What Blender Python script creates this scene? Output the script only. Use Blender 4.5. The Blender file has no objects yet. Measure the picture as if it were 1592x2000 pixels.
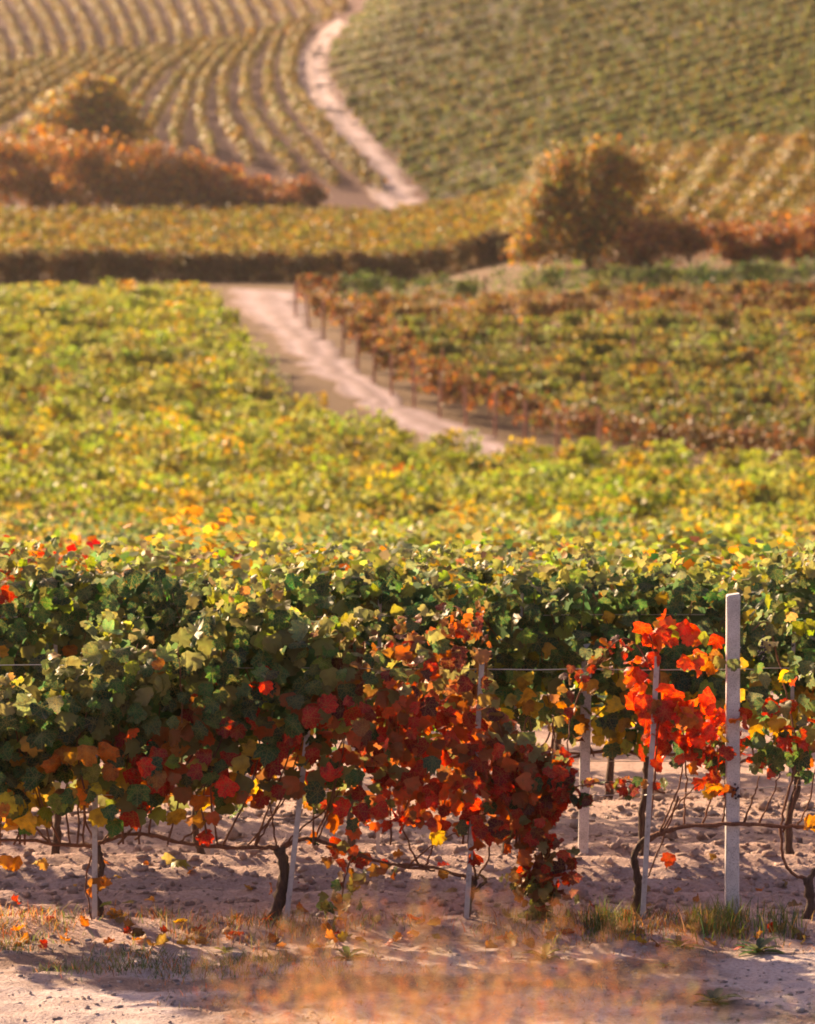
import bpy, math, random
import numpy as np
from mathutils import Vector, Matrix
rng = np.random.default_rng(7)
random.seed(7)
scene = bpy.context.scene
C = scene.collection

# ------------------------------------------------------------------ camera
F_PX, CX, CY, HOR = 8060.0, 796.0, 1000.0, 304.0        # in pixels of a 1592 x 2000 frame
CAM = np.array([0.0, 0.0, 4.5])
PITCH = math.atan((CY - HOR) / F_PX)
FOCUS = 24.0
cam_d = bpy.data.cameras.new('camera')
cam = bpy.data.objects.new('camera', cam_d); C.objects.link(cam)
cam.location = CAM
cam.rotation_euler = (math.pi / 2 - PITCH, 0, 0)
cam_d.sensor_fit = 'VERTICAL'; cam_d.sensor_height = 70.0
cam_d.lens = 70.0 * F_PX / 2000.0
cam_d.clip_start = 0.5; cam_d.clip_end = 4000
cam_d.dof.use_dof = True
cam_d.dof.focus_distance = FOCUS
cam_d.dof.aperture_fstop = cam_d.lens / 42.0            # 42 mm entrance pupil
scene.camera = cam

# ------------------------------------------------------------------ sky, sun, exposure
SUN_DIR = np.array([-0.64, 0.77, 0.0]); SUN_DIR /= np.linalg.norm(SUN_DIR)
SUN_EL = math.radians(26)
SUN_AZ = math.atan2(SUN_DIR[0], SUN_DIR[1])
world = bpy.data.worlds.new('World'); scene.world = world; world.use_nodes = True
wn = world.node_tree.nodes; wl = world.node_tree.links
sky = wn.new('ShaderNodeTexSky'); sky.sky_type = 'NISHITA'; sky.sun_disc = False
sky.sun_elevation = SUN_EL; sky.sun_rotation = SUN_AZ
sky.air_density = 1.0; sky.dust_density = 4.0; sky.ozone_density = 0.6
tint = wn.new('ShaderNodeMix'); tint.data_type = 'RGBA'; tint.blend_type = 'MULTIPLY'
tint.inputs['Factor'].default_value = 1.0
tint.inputs[7].default_value = (1.0, 0.77, 0.81, 1)      # warm tint multiplied into the sky, standing in for white balance
wl.new(sky.outputs[0], tint.inputs[6]); wl.new(tint.outputs[2], wn['Background'].inputs[0])
wn['Background'].inputs[1].default_value = 0.075
sd = bpy.data.lights.new('sun', 'SUN'); sd.energy = 5.0; sd.angle = math.radians(1.0); sd.color = (1.0, 0.70, 0.41)
sun = bpy.data.objects.new('sun', sd); C.objects.link(sun)
to_sun = Vector((SUN_DIR[0] * math.cos(SUN_EL), SUN_DIR[1] * math.cos(SUN_EL), math.sin(SUN_EL)))
sun.rotation_euler = to_sun.to_track_quat('Z', 'Y').to_euler()
sun.location = (-60, 60, 80)
vs = scene.view_settings
vs.view_transform = 'Standard'; vs.look = 'None'; vs.gamma = 1; vs.use_curve_mapping = False
vs.exposure = 1.55
cy = scene.cycles
cy.use_denoising = True; cy.filter_width = 1.8
cy.max_bounces = 8; cy.diffuse_bounces = 3; cy.glossy_bounces = 2; cy.transmission_bounces = 5
cy.transparent_max_bounces = 4; cy.volume_bounces = 0
cy.caustics_reflective = False; cy.caustics_refractive = False
cy.sample_clamp_indirect = 6

# ------------------------------------------------------------------ pixel -> direction
_c, _s = math.cos(PITCH), math.sin(PITCH)
def pt(px, py, Y):
    """point at forward distance Y on the ray through a pixel"""
    x = (np.asarray(px, float) - CX) / F_PX; v = (CY - np.asarray(py, float)) / F_PX
    dy = _c + v * _s; dz = -_s + v * _c
    k = Y / dy
    return np.stack([x * k, np.broadcast_to(np.asarray(Y, float), np.shape(k)), CAM[2] + dz * k], -1)
def pz(px, py, Y): return float(pt(px, py, Y)[2])

# ------------------------------------------------------------------ noise
def _hash(ix, iy, seed):
    h = (ix.astype(np.int64) * 374761393 + iy.astype(np.int64) * 668265263 + seed * 144665) & 0xffffffff
    h = ((h ^ (h >> 13)) * 1274126177) & 0xffffffff
    return ((h ^ (h >> 16)) & 0xffff) / 65535.0
def vnoise(x, y, seed=0):
    x = np.asarray(x, float); y = np.asarray(y, float)
    ix, iy = np.floor(x), np.floor(y); fx, fy = x - ix, y - iy
    fx = fx * fx * (3 - 2 * fx); fy = fy * fy * (3 - 2 * fy)
    a, b = _hash(ix, iy, seed), _hash(ix + 1, iy, seed)
    c, d = _hash(ix, iy + 1, seed), _hash(ix + 1, iy + 1, seed)
    return (a + (b - a) * fx) * (1 - fy) + (c + (d - c) * fx) * fy
def fbm(x, y, seed=0, o=4):
    s = 0; a = .5; n = 0
    for k in range(o):
        s = s + a * vnoise(np.asarray(x) * 2 ** k, np.asarray(y) * 2 ** k, seed + k * 17); n += a; a *= .5
    return s / n

# ------------------------------------------------------------------ terrain
NEAR = [(-40, 3.1), (0, 2.9), (4, 2.6), (8, 2.0), (12, 1.2), (16, .42), (19, .05), (21, 0), (24, 0), (28, -.04), (32, -.22),
        (40, -.87), (60, -2.6), (80, -4.3), (100, -5.7), (130, -6.9), (162, -7.1), (200, -4.5)]
def col(px, pts):
    return ((px - CX) / F_PX, NEAR + [(Y, (z if py is None else pz(px, py, Y))) for (py, Y, z) in pts])
COLS = [
    col(-900, [(None, 265, -3.75), (None, 350, -1.7), (None, 375, .2), (300, 400, 0), (250, 430, 0), (140, 520, 0), (0, 640, 0), (-60, 760, 0), (None, 900, 40)]),
    col(0, [(None, 265, -3.75), (None, 350, -1.7), (None, 375, .2), (300, 400, 0), (250, 430, 0), (140, 520, 0), (0, 640, 0), (-60, 760, 0), (None, 900, 40)]),
    col(300, [(None, 265, -3.75), (None, 350, -1.7), (None, 375, .2), (300, 402, 0), (200, 460, 0), (110, 535, 0), (0, 650, 0), (-60, 760, 0), (None, 900, 40)]),
    col(600, [(None, 265, -3.75), (None, 350, -1.7), (None, 375, .2), (300, 405, 0), (200, 450, 0), (150, 480, 0), (100, 520, 0), (55, 565, 0), (0, 650, 0), (-60, 760, 0), (None, 900, 40)]),
    col(800, [(None, 265, -3.75), (None, 350, -1.7), (None, 372, .2), (300, 397, 0), (200, 425, 0), (100, 460, 0), (0, 500, 0), (-60, 560, 0), (-80, 640, 0), (None, 900, 42)]),
    col(1100, [(None, 217, -3.9), (530, 236, 0), (490, 262, 0), (430, 300, 0), (400, 335, 0), (370, 354, 0), (200, 402, 0), (100, 434, 0), (0, 468, 0), (-80, 540, 0), (None, 900, 42)]),
    col(1592, [(None, 215, -3.5), (530, 236, 0), (480, 252, 0), (350, 300, 0), (285, 330, 0), (225, 366, 0), (110, 400, 0), (0, 432, 0), (-120, 500, 0), (None, 900, 46)]),
    col(2400, [(None, 215, -3.5), (530, 236, 0), (480, 252, 0), (320, 300, 0), (240, 330, 0), (150, 366, 0), (60, 400, 0), (-30, 432, 0), (-150, 500, 0), (None, 900, 46)]),
]
YT = np.arange(-40, 900.01, .25)
def pchip(xs, ys, x):
    xs = np.array(xs, float); ys = np.array(ys, float)
    h = np.diff(xs); d = np.diff(ys) / h
    m = np.zeros_like(xs); m[0], m[-1] = d[0], d[-1]
    for i in range(1, len(xs) - 1):
        if d[i - 1] * d[i] > 0:
            w1, w2 = 2 * h[i] + h[i - 1], h[i] + 2 * h[i - 1]
            m[i] = (w1 + w2) / (w1 / d[i - 1] + w2 / d[i])
    i = np.clip(np.searchsorted(xs, x) - 1, 0, len(xs) - 2)
    t = (x - xs[i]) / h[i]
    return ((2 * t ** 3 - 3 * t ** 2 + 1) * ys[i] + (t ** 3 - 2 * t ** 2 + t) * h[i] * m[i] + (-2 * t ** 3 + 3 * t ** 2) * ys[i + 1] + (t ** 3 - t ** 2) * h[i] * m[i + 1])
_prof = np.array([pchip([p[0] for p in c[1]], [p[1] for p in c[1]], YT) for c in COLS])
_cu = np.array([c[0] for c in COLS])
UT = np.linspace(_cu[0], _cu[-1], 240)
ZT = np.array([np.interp(UT, _cu, _prof[:, j]) for j in range(len(YT))]).T
_k = np.exp(-np.linspace(-2, 2, 17) ** 2); _k /= _k.sum()
_pad = np.pad(ZT, ((8, 8), (0, 0)), mode='edge')
ZT = sum(_k[i] * _pad[i:i + 240] for i in range(17))
def ground(X, Y):
    X = np.asarray(X, float); Y = np.asarray(Y, float)
    u = np.clip(X / np.maximum(Y, 10), UT[0], UT[-1] - 1e-9); y = np.clip(Y, YT[0], YT[-1] - 1e-6)
    fu = (u - UT[0]) / (UT[1] - UT[0]); fy = (y - YT[0]) / .25
    i = np.minimum(fu.astype(int), len(UT) - 2); j = np.minimum(fy.astype(int), len(YT) - 2); a = fu - i; b = fy - j
    z = (ZT[i, j] * (1 - a) + ZT[i + 1, j] * a) * (1 - b) + (ZT[i, j + 1] * (1 - a) + ZT[i + 1, j + 1] * a) * b
    far = np.clip((Y - 60) / 60, 0, 1)
    return z + far * .5 * (fbm(X / 23, Y / 23, 3, 2) - .5)
_march = np.concatenate([np.arange(60, 900, .5)])
def hit(px, py):
    """where the ray through a pixel meets the valley or the hills"""
    P = pt(np.full(len(_march), px), np.full(len(_march), py), _march)
    below = P[:, 2] <= ground(P[:, 0], P[:, 1])
    k = int(np.argmax(below)) if below.any() else len(_march) - 1
    return P[k]
def trace(px_points, step=12):
    """dense polyline on the ground through pixel points"""
    q = np.array(px_points, float)
    out = []
    for a, b, c, d in zip(np.vstack([q[:1], q[:-2]]) if len(q) > 2 else q[:1], q[:-1], q[1:], np.vstack([q[2:], q[-1:]])):
        n = max(2, int(np.hypot(*(c - b)) / step))
        for t in np.linspace(0, 1, n, endpoint=False):
            out.append(.5 * ((2 * b) + (-a + c) * t + (2 * a - 5 * b + 4 * c - d) * t ** 2 + (-a + 3 * b - 3 * c + d) * t ** 3))
    out.append(q[-1])
    return np.array([hit(*o) for o in out])

# ------------------------------------------------------------------ object helpers
def tag(o, label=None, cat=None, group=None, kind=None):
    if label: o['label'] = label
    if cat: o['category'] = cat
    if group: o['group'] = group
    if kind: o['kind'] = kind
    return o
def link(name, data, parent=None):
    o = bpy.data.objects.new(name, data); C.objects.link(o)
    if parent is not None: o.parent = parent
    return o
def empty(name, loc):
    o = link(name, None); o.location = loc; o.empty_display_size = .2
    return o
def mesh_np(name, V, Fc, mat, col=None, uv=None, smooth=True):
    """mesh from arrays; faces all of one size"""
    V = np.ascontiguousarray(V, np.float32); Fc = np.ascontiguousarray(Fc, np.int32)
    me = bpy.data.meshes.new(name); k = Fc.shape[1]
    me.vertices.add(len(V)); me.vertices.foreach_set('co', V.ravel())
    me.loops.add(Fc.size); me.loops.foreach_set('vertex_index', Fc.ravel())
    me.polygons.add(len(Fc)); me.polygons.foreach_set('loop_start', np.arange(0, Fc.size, k, dtype=np.int32))
    me.update(calc_edges=True)
    if smooth: me.polygons.foreach_set('use_smooth', np.ones(len(Fc), bool))
    if col is not None:
        a = me.attributes.new('lc', 'FLOAT_COLOR', 'POINT')
        a.data.foreach_set('color', np.ascontiguousarray(np.hstack([col, np.ones((len(col), 1))]), np.float32).ravel())
    if uv is not None:
        a = me.attributes.new('lp', 'FLOAT2', 'POINT'); a.data.foreach_set('vector', np.ascontiguousarray(uv, np.float32).ravel())
    me.materials.append(mat)
    return me
def spline(P, n=6):
    P = np.array(P, float)
    if len(P) < 3: return np.array([P[0] + (P[-1] - P[0]) * t for t in np.linspace(0, 1, n + 1)])
    out = []
    ext = np.vstack([2 * P[0] - P[1], P, 2 * P[-1] - P[-2]])
    for i in range(len(P) - 1):
        a, b, c, d = ext[i:i + 4]
        for t in np.linspace(0, 1, n, endpoint=False):
            out.append(.5 * ((2 * b) + (-a + c) * t + (2 * a - 5 * b + 4 * c - d) * t ** 2 + (-a + 3 * b - 3 * c + d) * t ** 3))
    out.append(P[-1])
    return np.array(out)
def tube_arrays(P, R, sides=6, rough=0.0, seed=0):
    P = np.array(P, float); n = len(P); R = np.broadcast_to(np.asarray(R, float), (n,))
    T = np.gradient(P, axis=0); T /= np.linalg.norm(T, axis=1, keepdims=True) + 1e-9
    ref = np.array([0, 1, 0.]) if abs(T[:, 1]).mean() < .8 else np.array([1., 0, 0])
    A = np.cross(T, ref); A /= np.linalg.norm(A, axis=1, keepdims=True) + 1e-9
    B = np.cross(T, A)
    th = np.linspace(0, 2 * np.pi, sides, endpoint=False)
    r = np.random.default_rng(seed)
    rad = R[:, None] * (1 + rough * r.normal(size=(n, sides)))
    V = P[:, None] + rad[..., None] * (np.cos(th)[None, :, None] * A[:, None] + np.sin(th)[None, :, None] * B[:, None])
    V = V.reshape(-1, 3); Fq = []
    for i in range(n - 1):
        for j in range(sides):
            k = (j + 1) % sides
            Fq.append((i * sides + j, i * sides + k, (i + 1) * sides + k, (i + 1) * sides + j))
    c0, c1 = len(V), len(V) + 1
    V = np.vstack([V, P[:1], P[-1:]])
    for j in range(sides):
        k = (j + 1) % sides
        Fq.append((c0, k, j, j)); Fq.append((c1, (n - 1) * sides + j, (n - 1) * sides + k, (n - 1) * sides + k))
    return V, Fq
def tube(name, P, R, mat, parent=None, sides=6, rough=0.0, seed=0, origin=(0, 0, 0)):
    V, Fq = tube_arrays(P, R, sides, rough, seed)
    me = bpy.data.meshes.new(name)
    me.from_pydata((V - np.asarray(origin)).tolist(), [], [f if f[2] != f[3] else f[:3] for f in Fq])
    me.polygons.foreach_set('use_smooth', np.ones(len(me.polygons), bool)); me.materials.append(mat)
    return link(name, me, parent)

# ------------------------------------------------------------------ materials
def new_mat(name):
    m = bpy.data.materials.new(name); m.use_nodes = True
    return m, m.node_tree.nodes, m.node_tree.links, m.node_tree.nodes['Principled BSDF']
def math_n(N, L, op, a, b=None, c=None):
    n = N.new('ShaderNodeMath'); n.operation = op
    for i, v in enumerate((a, b, c)):
        if v is None: continue
        if isinstance(v, (int, float)): n.inputs[i].default_value = v
        else: L.new(v, n.inputs[i])
    return n.outputs[0]
def mix_n(N, L, f, a, b, mode='MIX'):
    n = N.new('ShaderNodeMix'); n.data_type = 'RGBA'; n.blend_type = mode
    for i, v in ((0, f), (6, a), (7, b)):
        if isinstance(v, (int, float)): n.inputs[i].default_value = v
        elif isinstance(v, tuple): n.inputs[i].default_value = v
        else: L.new(v, n.inputs[i])
    return n.outputs[2]
def noise_n(N, L, scale, detail=3, vec=None, rough=.6):
    n = N.new('ShaderNodeTexNoise'); n.inputs['Scale'].default_value = scale; n.inputs['Detail'].default_value = detail
    n.inputs['Roughness'].default_value = rough
    if vec is not None: L.new(vec, n.inputs['Vector'])
    return n
def ramp_n(N, L, fac, stops):
    n = N.new('ShaderNodeValToRGB'); e = n.color_ramp.elements
    while len(e) < len(stops): e.new(.5)
    for i, (p, c) in enumerate(stops): e[i].position = p; e[i].color = c
    L.new(fac, n.inputs[0]); return n.outputs[0]

def leaf_material(name, detail, trans=.5, spec=.45):
    m, N, L, P = new_mat(name)
    at = N.new('ShaderNodeAttribute'); at.attribute_name = 'lc'
    oi = N.new('ShaderNodeObjectInfo')
    base = mix_n(N, L, 1.0, at.outputs['Color'], oi.outputs['Color'], 'MULTIPLY')
    if detail:
        geo = N.new('ShaderNodeNewGeometry')
        nz = noise_n(N, L, 19, 4, geo.outputs['Position'])
        var = ramp_n(N, L, nz.outputs['Fac'], [(.3, (.45, .40, .42, 1)), (.5, (.95, .95, .95, 1)), (.62, (1.1, 1.12, 1.0, 1)), (.75, (1.35, 1.35, 1.1, 1))])
        base = mix_n(N, L, 1.0, base, var, 'MULTIPLY')
        lp = N.new('ShaderNodeAttribute'); lp.attribute_name = 'lp'
        sx = N.new('ShaderNodeSeparateXYZ'); L.new(lp.outputs['Vector'], sx.inputs[0])
        ang = math_n(N, L, 'ARCTAN2', math_n(N, L, 'ABSOLUTE', sx.outputs[0]), sx.outputs[1])
        dist = math_n(N, L, 'PINGPONG', ang, math.radians(26))
        rr = math_n(N, L, 'SQRT', math_n(N, L, 'ADD', math_n(N, L, 'POWER', sx.outputs[0], 2.0), math_n(N, L, 'POWER', sx.outputs[1], 2.0)))
        lat = math_n(N, L, 'MULTIPLY', dist, rr)
        # side veins leave the main ones at a slant
        sec = math_n(N, L, 'PINGPONG', math_n(N, L, 'SUBTRACT', rr, math_n(N, L, 'MULTIPLY', lat, .8)), .085)
        v1 = math_n(N, L, 'SMOOTH_MIN', math_n(N, L, 'MULTIPLY', lat, 1.0), math_n(N, L, 'ADD', sec, .008), .004)
        mr = N.new('ShaderNodeMapRange'); mr.inputs[1].default_value = .010; mr.inputs[2].default_value = .036
        mr.inputs[3].default_value = .8; mr.inputs[4].default_value = 0.0; L.new(v1, mr.inputs[0])
        pale = mix_n(N, L, .36, base, (.45, .33, .10, 1))
        base = mix_n(N, L, mr.outputs[0], base, pale)
        dn = noise_n(N, L, 45, 3, geo.outputs['Position'])
        dryf = math_n(N, L, 'MULTIPLY', math_n(N, L, 'GREATER_THAN', math_n(N, L, 'ADD', math_n(N, L, 'MULTIPLY', rr, .42), dn.outputs['Fac']), .93), .7)
        base = mix_n(N, L, dryf, base, (.17, .085, .035, 1))   # scorched rims
        bp = N.new('ShaderNodeBump'); bp.inputs['Strength'].default_value = .35; bp.inputs['Distance'].default_value = .004
        L.new(v1, bp.inputs['Height']); L.new(bp.outputs[0], P.inputs['Normal'])
    bk = N.new('ShaderNodeNewGeometry')                    # the underside of a leaf is paler and felted
    base = mix_n(N, L, math_n(N, L, 'MULTIPLY', bk.outputs['Backfacing'], .22), base, mix_n(N, L, .45, base, (.34, .36, .28, 1)))
    L.new(base, P.inputs['Base Color'])
    P.inputs['Roughness'].default_value = .5; P.inputs['Specular IOR Level'].default_value = spec
    tr = N.new('ShaderNodeBsdfTranslucent')
    hs = N.new('ShaderNodeHueSaturation'); hs.inputs['Saturation'].default_value = 1.15; hs.inputs['Value'].default_value = 1.75; L.new(base, hs.inputs['Color'])
    L.new(hs.outputs[0], tr.inputs[0])
    mx = N.new('ShaderNodeMixShader'); mx.inputs[0].default_value = trans
    L.new(P.outputs[0], mx.inputs[1]); L.new(tr.outputs[0], mx.inputs[2])
    L.new(mx.outputs[0], N['Material Output'].inputs[0])
    return m
M_LEAF = leaf_material('vine_leaf', True, .42, .35)
M_FOL = leaf_material('foliage', False, .42, .25)
M_GRASS = leaf_material('grass_blade', False, .4, .2)

def bark_material(name, c1, c2, scale=60):
    m, N, L, P = new_mat(name)
    tc = N.new('ShaderNodeTexCoord'); mp = N.new('ShaderNodeMapping'); mp.inputs['Scale'].default_value = (1, 1, .22)
    L.new(tc.outputs['Object'], mp.inputs[0])
    nz = noise_n(N, L, scale, 5, mp.outputs[0], .7)
    L.new(ramp_n(N, L, nz.outputs['Fac'], [(.3, c1), (.7, c2)]), P.inputs['Base Color'])
    bp = N.new('ShaderNodeBump'); bp.inputs['Strength'].default_value = .9; bp.inputs['Distance'].default_value = .012
    L.new(nz.outputs['Fac'], bp.inputs['Height']); L.new(bp.outputs[0], P.inputs['Normal'])
    P.inputs['Roughness'].default_value = .9
    return m
M_BARK = bark_material('vine_bark', (.030, .016, .012, 1), (.13, .075, .05, 1))
M_CANE = bark_material('vine_cane', (.12, .045, .025, 1), (.25, .11, .06, 1), 90)
M_CONC = None
def concrete_material():
    m, N, L, P = new_mat('concrete')
    tc = N.new('ShaderNodeTexCoord')
    n1 = noise_n(N, L, 9, 6, tc.outputs['Object'], .7); n2 = noise_n(N, L, 160, 2, tc.outputs['Object'])
    c = ramp_n(N, L, n1.outputs['Fac'], [(.28, (.42, .38, .38, 1)), (.5, (.58, .54, .54, 1)), (.75, (.68, .64, .64, 1))])
    c = mix_n(N, L, 1.0, c, ramp_n(N, L, n2.outputs['Fac'], [(.32, (.5, .48, .46, 1)), (.48, (1, 1, 1, 1))]), 'MULTIPLY')
    L.new(c, P.inputs['Base Color']); P.inputs['Roughness'].default_value = .9
    bp = N.new('ShaderNodeBump'); bp.inputs['Strength'].default_value = .6; bp.inputs['Distance'].default_value = .004
    L.new(n2.outputs['Fac'], bp.inputs['Height']); L.new(bp.outputs[0], P.inputs['Normal'])
    return m
M_CONC = concrete_material()
def metal_material():
    m, N, L, P = new_mat('galvanised_steel')
    tc = N.new('ShaderNodeTexCoord'); nz = noise_n(N, L, 24, 5, tc.outputs['Object'], .7)
    L.new(ramp_n(N, L, nz.outputs['Fac'], [(.28, (.22, .17, .15, 1)), (.45, (.44, .41, .42, 1)), (.75, (.56, .53, .54, 1))]), P.inputs['Base Color'])
    P.inputs['Metallic'].default_value = .35; P.inputs['Roughness'].default_value = .55
    return m
M_METAL = metal_material()
m, N, L, P = new_mat('wire'); P.inputs['Base Color'].default_value = (.5, .47, .45, 1); P.inputs['Metallic'].default_value = .6; P.inputs['Roughness'].default_value = .4; M_WIRE = m
M_WOOD = bark_material('weathered_wood', (.40, .18, .10, 1), (.58, .30, .19, 1), 14)
m, N, L, P = new_mat('dark_grape'); P.inputs['Base Color'].default_value = (.02, .012, .03, 1); P.inputs['Roughness'].default_value = .5; M_GRAPE = m

def soil_material(name, attr=True, base=(.4, .32, .28, 1), bump=.03):
    m, N, L, P = new_mat(name)
    geo = N.new('ShaderNodeNewGeometry')
    if attr:
        at = N.new('ShaderNodeAttribute'); at.attribute_name = 'lc'; c0 = at.outputs['Color']
    else: c0 = base
    n1 = noise_n(N, L, 1.7, 6, geo.outputs['Position'], .65); n2 = noise_n(N, L, 38, 4, geo.outputs['Position'], .7)
    c = mix_n(N, L, 1.0, c0, ramp_n(N, L, n1.outputs['Fac'], [(.3, (.74, .70, .68, 1)), (.6, (1, 1, 1, 1)), (.8, (1.15, 1.14, 1.13, 1))]), 'MULTIPLY')
    c = mix_n(N, L, 1.0, c, ramp_n(N, L, n2.outputs['Fac'], [(.3, (.72, .66, .62, 1)), (.55, (1, 1, 1, 1)), (.8, (1.2, 1.2, 1.2, 1))]), 'MULTIPLY')
    L.new(c, P.inputs['Base Color']); P.inputs['Roughness'].default_value = .95; P.inputs['Specular IOR Level'].default_value = .15
    bp = N.new('ShaderNodeBump'); bp.inputs['Strength'].default_value = .8; bp.inputs['Distance'].default_value = bump
    L.new(n2.outputs['Fac'], bp.inputs['Height']); L.new(bp.outputs[0], P.inputs['Normal'])
    return m
M_SOIL = soil_material('vineyard_soil')
M_TRACK = soil_material('chalk_track', False, (.34, .27, .26, 1), .02)

# ------------------------------------------------------------------ the ground, one sheet
def soil_relief(X, Y):
    """furrows and clods between the near rows, rutted chalk in front"""
    till = np.clip((Y - 24.15) / .3, 0, 1) * np.clip((60 - Y) / 10, 0, 1)
    crumb = fbm(X * 4.2, Y * 4.2, 11, 4) - .5
    clod = np.abs(fbm(X * 11, Y * 11, 5, 3) - .5)
    fur = np.sin(Y * 2 * np.pi / .46 + 2.2 * fbm(X * .9, Y * .9, 21, 2) + .5 * np.sin(X * 1.3))
    z = till * (.055 * crumb + .05 * clod + .026 * fur)
    near = (1 - np.clip((Y - 24.15) / .3, 0, 1)) * np.clip((Y - 17) / 2, 0, 1)
    z = z + near * (.05 * (fbm(X * 1.6, Y * 1.6, 31, 4) - .5) + .05 * (fbm(X * 8, Y * 8, 33, 4) - .5) - .02)
    # low ridge under the front row
    z = z + .05 * np.exp(-((Y - 23.95) / .28) ** 2)
    return z
def ground_fine(X, Y): return ground(X, Y) + soil_relief(X, Y)
xs = np.concatenate([np.linspace(-420, -120, 18, endpoint=False), np.linspace(-120, -8, 46, endpoint=False), np.linspace(-8, -3.2, 16, endpoint=False),
                     np.linspace(-3.2, 3.2, 150, endpoint=False), np.linspace(3.2, 8, 16, endpoint=False), np.linspace(8, 120, 46, endpoint=False), np.linspace(120, 420, 18)])
ys = np.concatenate([np.linspace(-40, 17, 40, endpoint=False), np.linspace(17, 20.5, 20, endpoint=False), np.linspace(20.5, 27, 200, endpoint=False), np.linspace(27, 46, 60, endpoint=False),
                     np.linspace(46, 200, 60, endpoint=False), np.linspace(200, 560, 120, endpoint=False), np.linspace(560, 900, 40)])
GX, GY = np.meshgrid(xs, ys); GX = GX.ravel(); GY = GY.ravel()
GZ = ground_fine(GX, GY)
def lerp3(a, b, t): return np.asarray(a) * (1 - t)[:, None] + np.asarray(b) * t[:, None]
SOIL, CHALK, BROWN, VALLEY, TURF = (.50, .365, .325), (.56, .475, .455), (.10, .052, .046), (.17, .12, .07), (.10, .085, .035)
gc = np.tile(np.array(SOIL), (len(GX), 1))
t = np.clip((23.55 + .35 * (fbm(GX * 1.1, GY * 1.1, 41, 3) - .5) - GY) / .35, 0, 1); gc = lerp3(gc, CHALK, t)
t = np.clip((23.55 - GY) / .35, 0, 1) * np.clip(4.5 * (fbm(GX * 1.4, GY * 2.2, 77, 4) - .47), 0, .8); gc = lerp3(gc, (.22, .14, .10), t)
t = np.clip((19.5 - GY) / 2, 0, 1); gc = lerp3(gc, TURF, t)
t = np.clip((GY - 40) / 30, 0, 1); gc = lerp3(gc, VALLEY, t)
t = np.clip((GY - 352) / 12, 0, 1); gc = lerp3(gc, BROWN, t)
_lb = np.array([hit(*p)[:2] for p in [(850, 405), (786, 335), (722, 268), (672, 205), (648, 150), (645, 110), (655, 82), (700, 30)]]); _lb = _lb[np.argsort(_lb[:, 1])]
t = np.clip((GX - np.interp(GY, _lb[:, 1], _lb[:, 0])) / 1.5, 0, 1) * np.clip((GY - 345) / 8, 0, 1); gc = lerp3(gc, (.055, .05, .022), t)   # grass between the rows of the rounded hill
nx, ny = len(xs), len(ys)
ii = (np.arange(ny - 1)[:, None] * nx + np.arange(nx - 1)[None]).ravel()
ground_o = link('ground', mesh_np('ground', np.stack([GX, GY, GZ], 1), np.stack([ii, ii + 1, ii + nx + 1, ii + nx], 1), M_SOIL, gc))
tag(ground_o, 'pale crumbly vineyard soil running up into the hills', kind='structure')

def ribbon(name, left_px, right_px, label, lift=.10, n=110, across=13):
    def res(P, k):
        P = np.array(P, float); s = np.r_[0, np.cumsum(np.hypot(*np.diff(P, axis=0).T))]
        t = np.linspace(0, s[-1], k); return np.stack([np.interp(t, s, P[:, 0]), np.interp(t, s, P[:, 1])], 1)
    Lp = np.array([hit(*p)[:2] for p in left_px]); Rp = np.array([hit(*p)[:2] for p in right_px])
    Lp, Rp = res(spline(Lp, 8), n), res(spline(Rp, 8), n); jl = .35 * rng.normal(size=(2, n)); Lp[:, 0] += jl[0]; Rp[:, 0] += jl[1]
    V = []
    for i in range(n):
        for k in range(across):
            f = k / (across - 1); p = Lp[i] * (1 - f) + Rp[i] * f
            edge = -.10 if k in (0, across - 1) else 0
            V.append((p[0], p[1], float(ground(p[0], p[1])) + lift + edge + .06 * (math.cos(f * 4 * math.pi) - 1) * .5))
    Fq = [(i * across + k, i * across + k + 1, (i + 1) * across + k + 1, (i + 1) * across + k) for i in range(n - 1) for k in range(across - 1)]
    V = np.array(V); fk = np.tile(np.linspace(0, 1, across), n); nz = fbm(V[:, 0] / 1.1, V[:, 1] / 2.6, 91, 3)
    rut = np.exp(-((fk - .27) / .1) ** 2) + np.exp(-((fk - .73) / .1) ** 2)
    cc = lerp3((.27, .21, .20), (.44, .365, .375), np.clip(rut * .8 + .9 * (nz - .3), 0, 1)); cc = lerp3(cc, (.19, .12, .08), np.clip(np.abs(fk - .5) * 2 - .88 + .5 * (nz - .5), 0, .2) * 5)
    o = link(name, mesh_np(name, V, np.array(Fq), M_SOIL, cc)); tag(o, label, kind='structure'); return o
ribbon('farm_track', [(448, 565), (490, 620), (550, 675), (620, 735), (705, 800), (830, 870), (960, 930)],
       [(592, 572), (602, 632), (660, 682), (720, 738), (800, 795), (960, 862), (1110, 930)], 'pale dirt track beside the right hand vine field')
ribbon('hill_road', [(752, 412), (688, 330), (626, 260), (588, 205), (574, 150), (584, 105), (616, 68), (660, 36)],
       [(848, 412), (770, 320), (705, 245), (662, 190), (640, 140), (640, 105), (655, 75), (690, 46)], 'pale gravel road climbing between the hillside vineyards', n=140)

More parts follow.
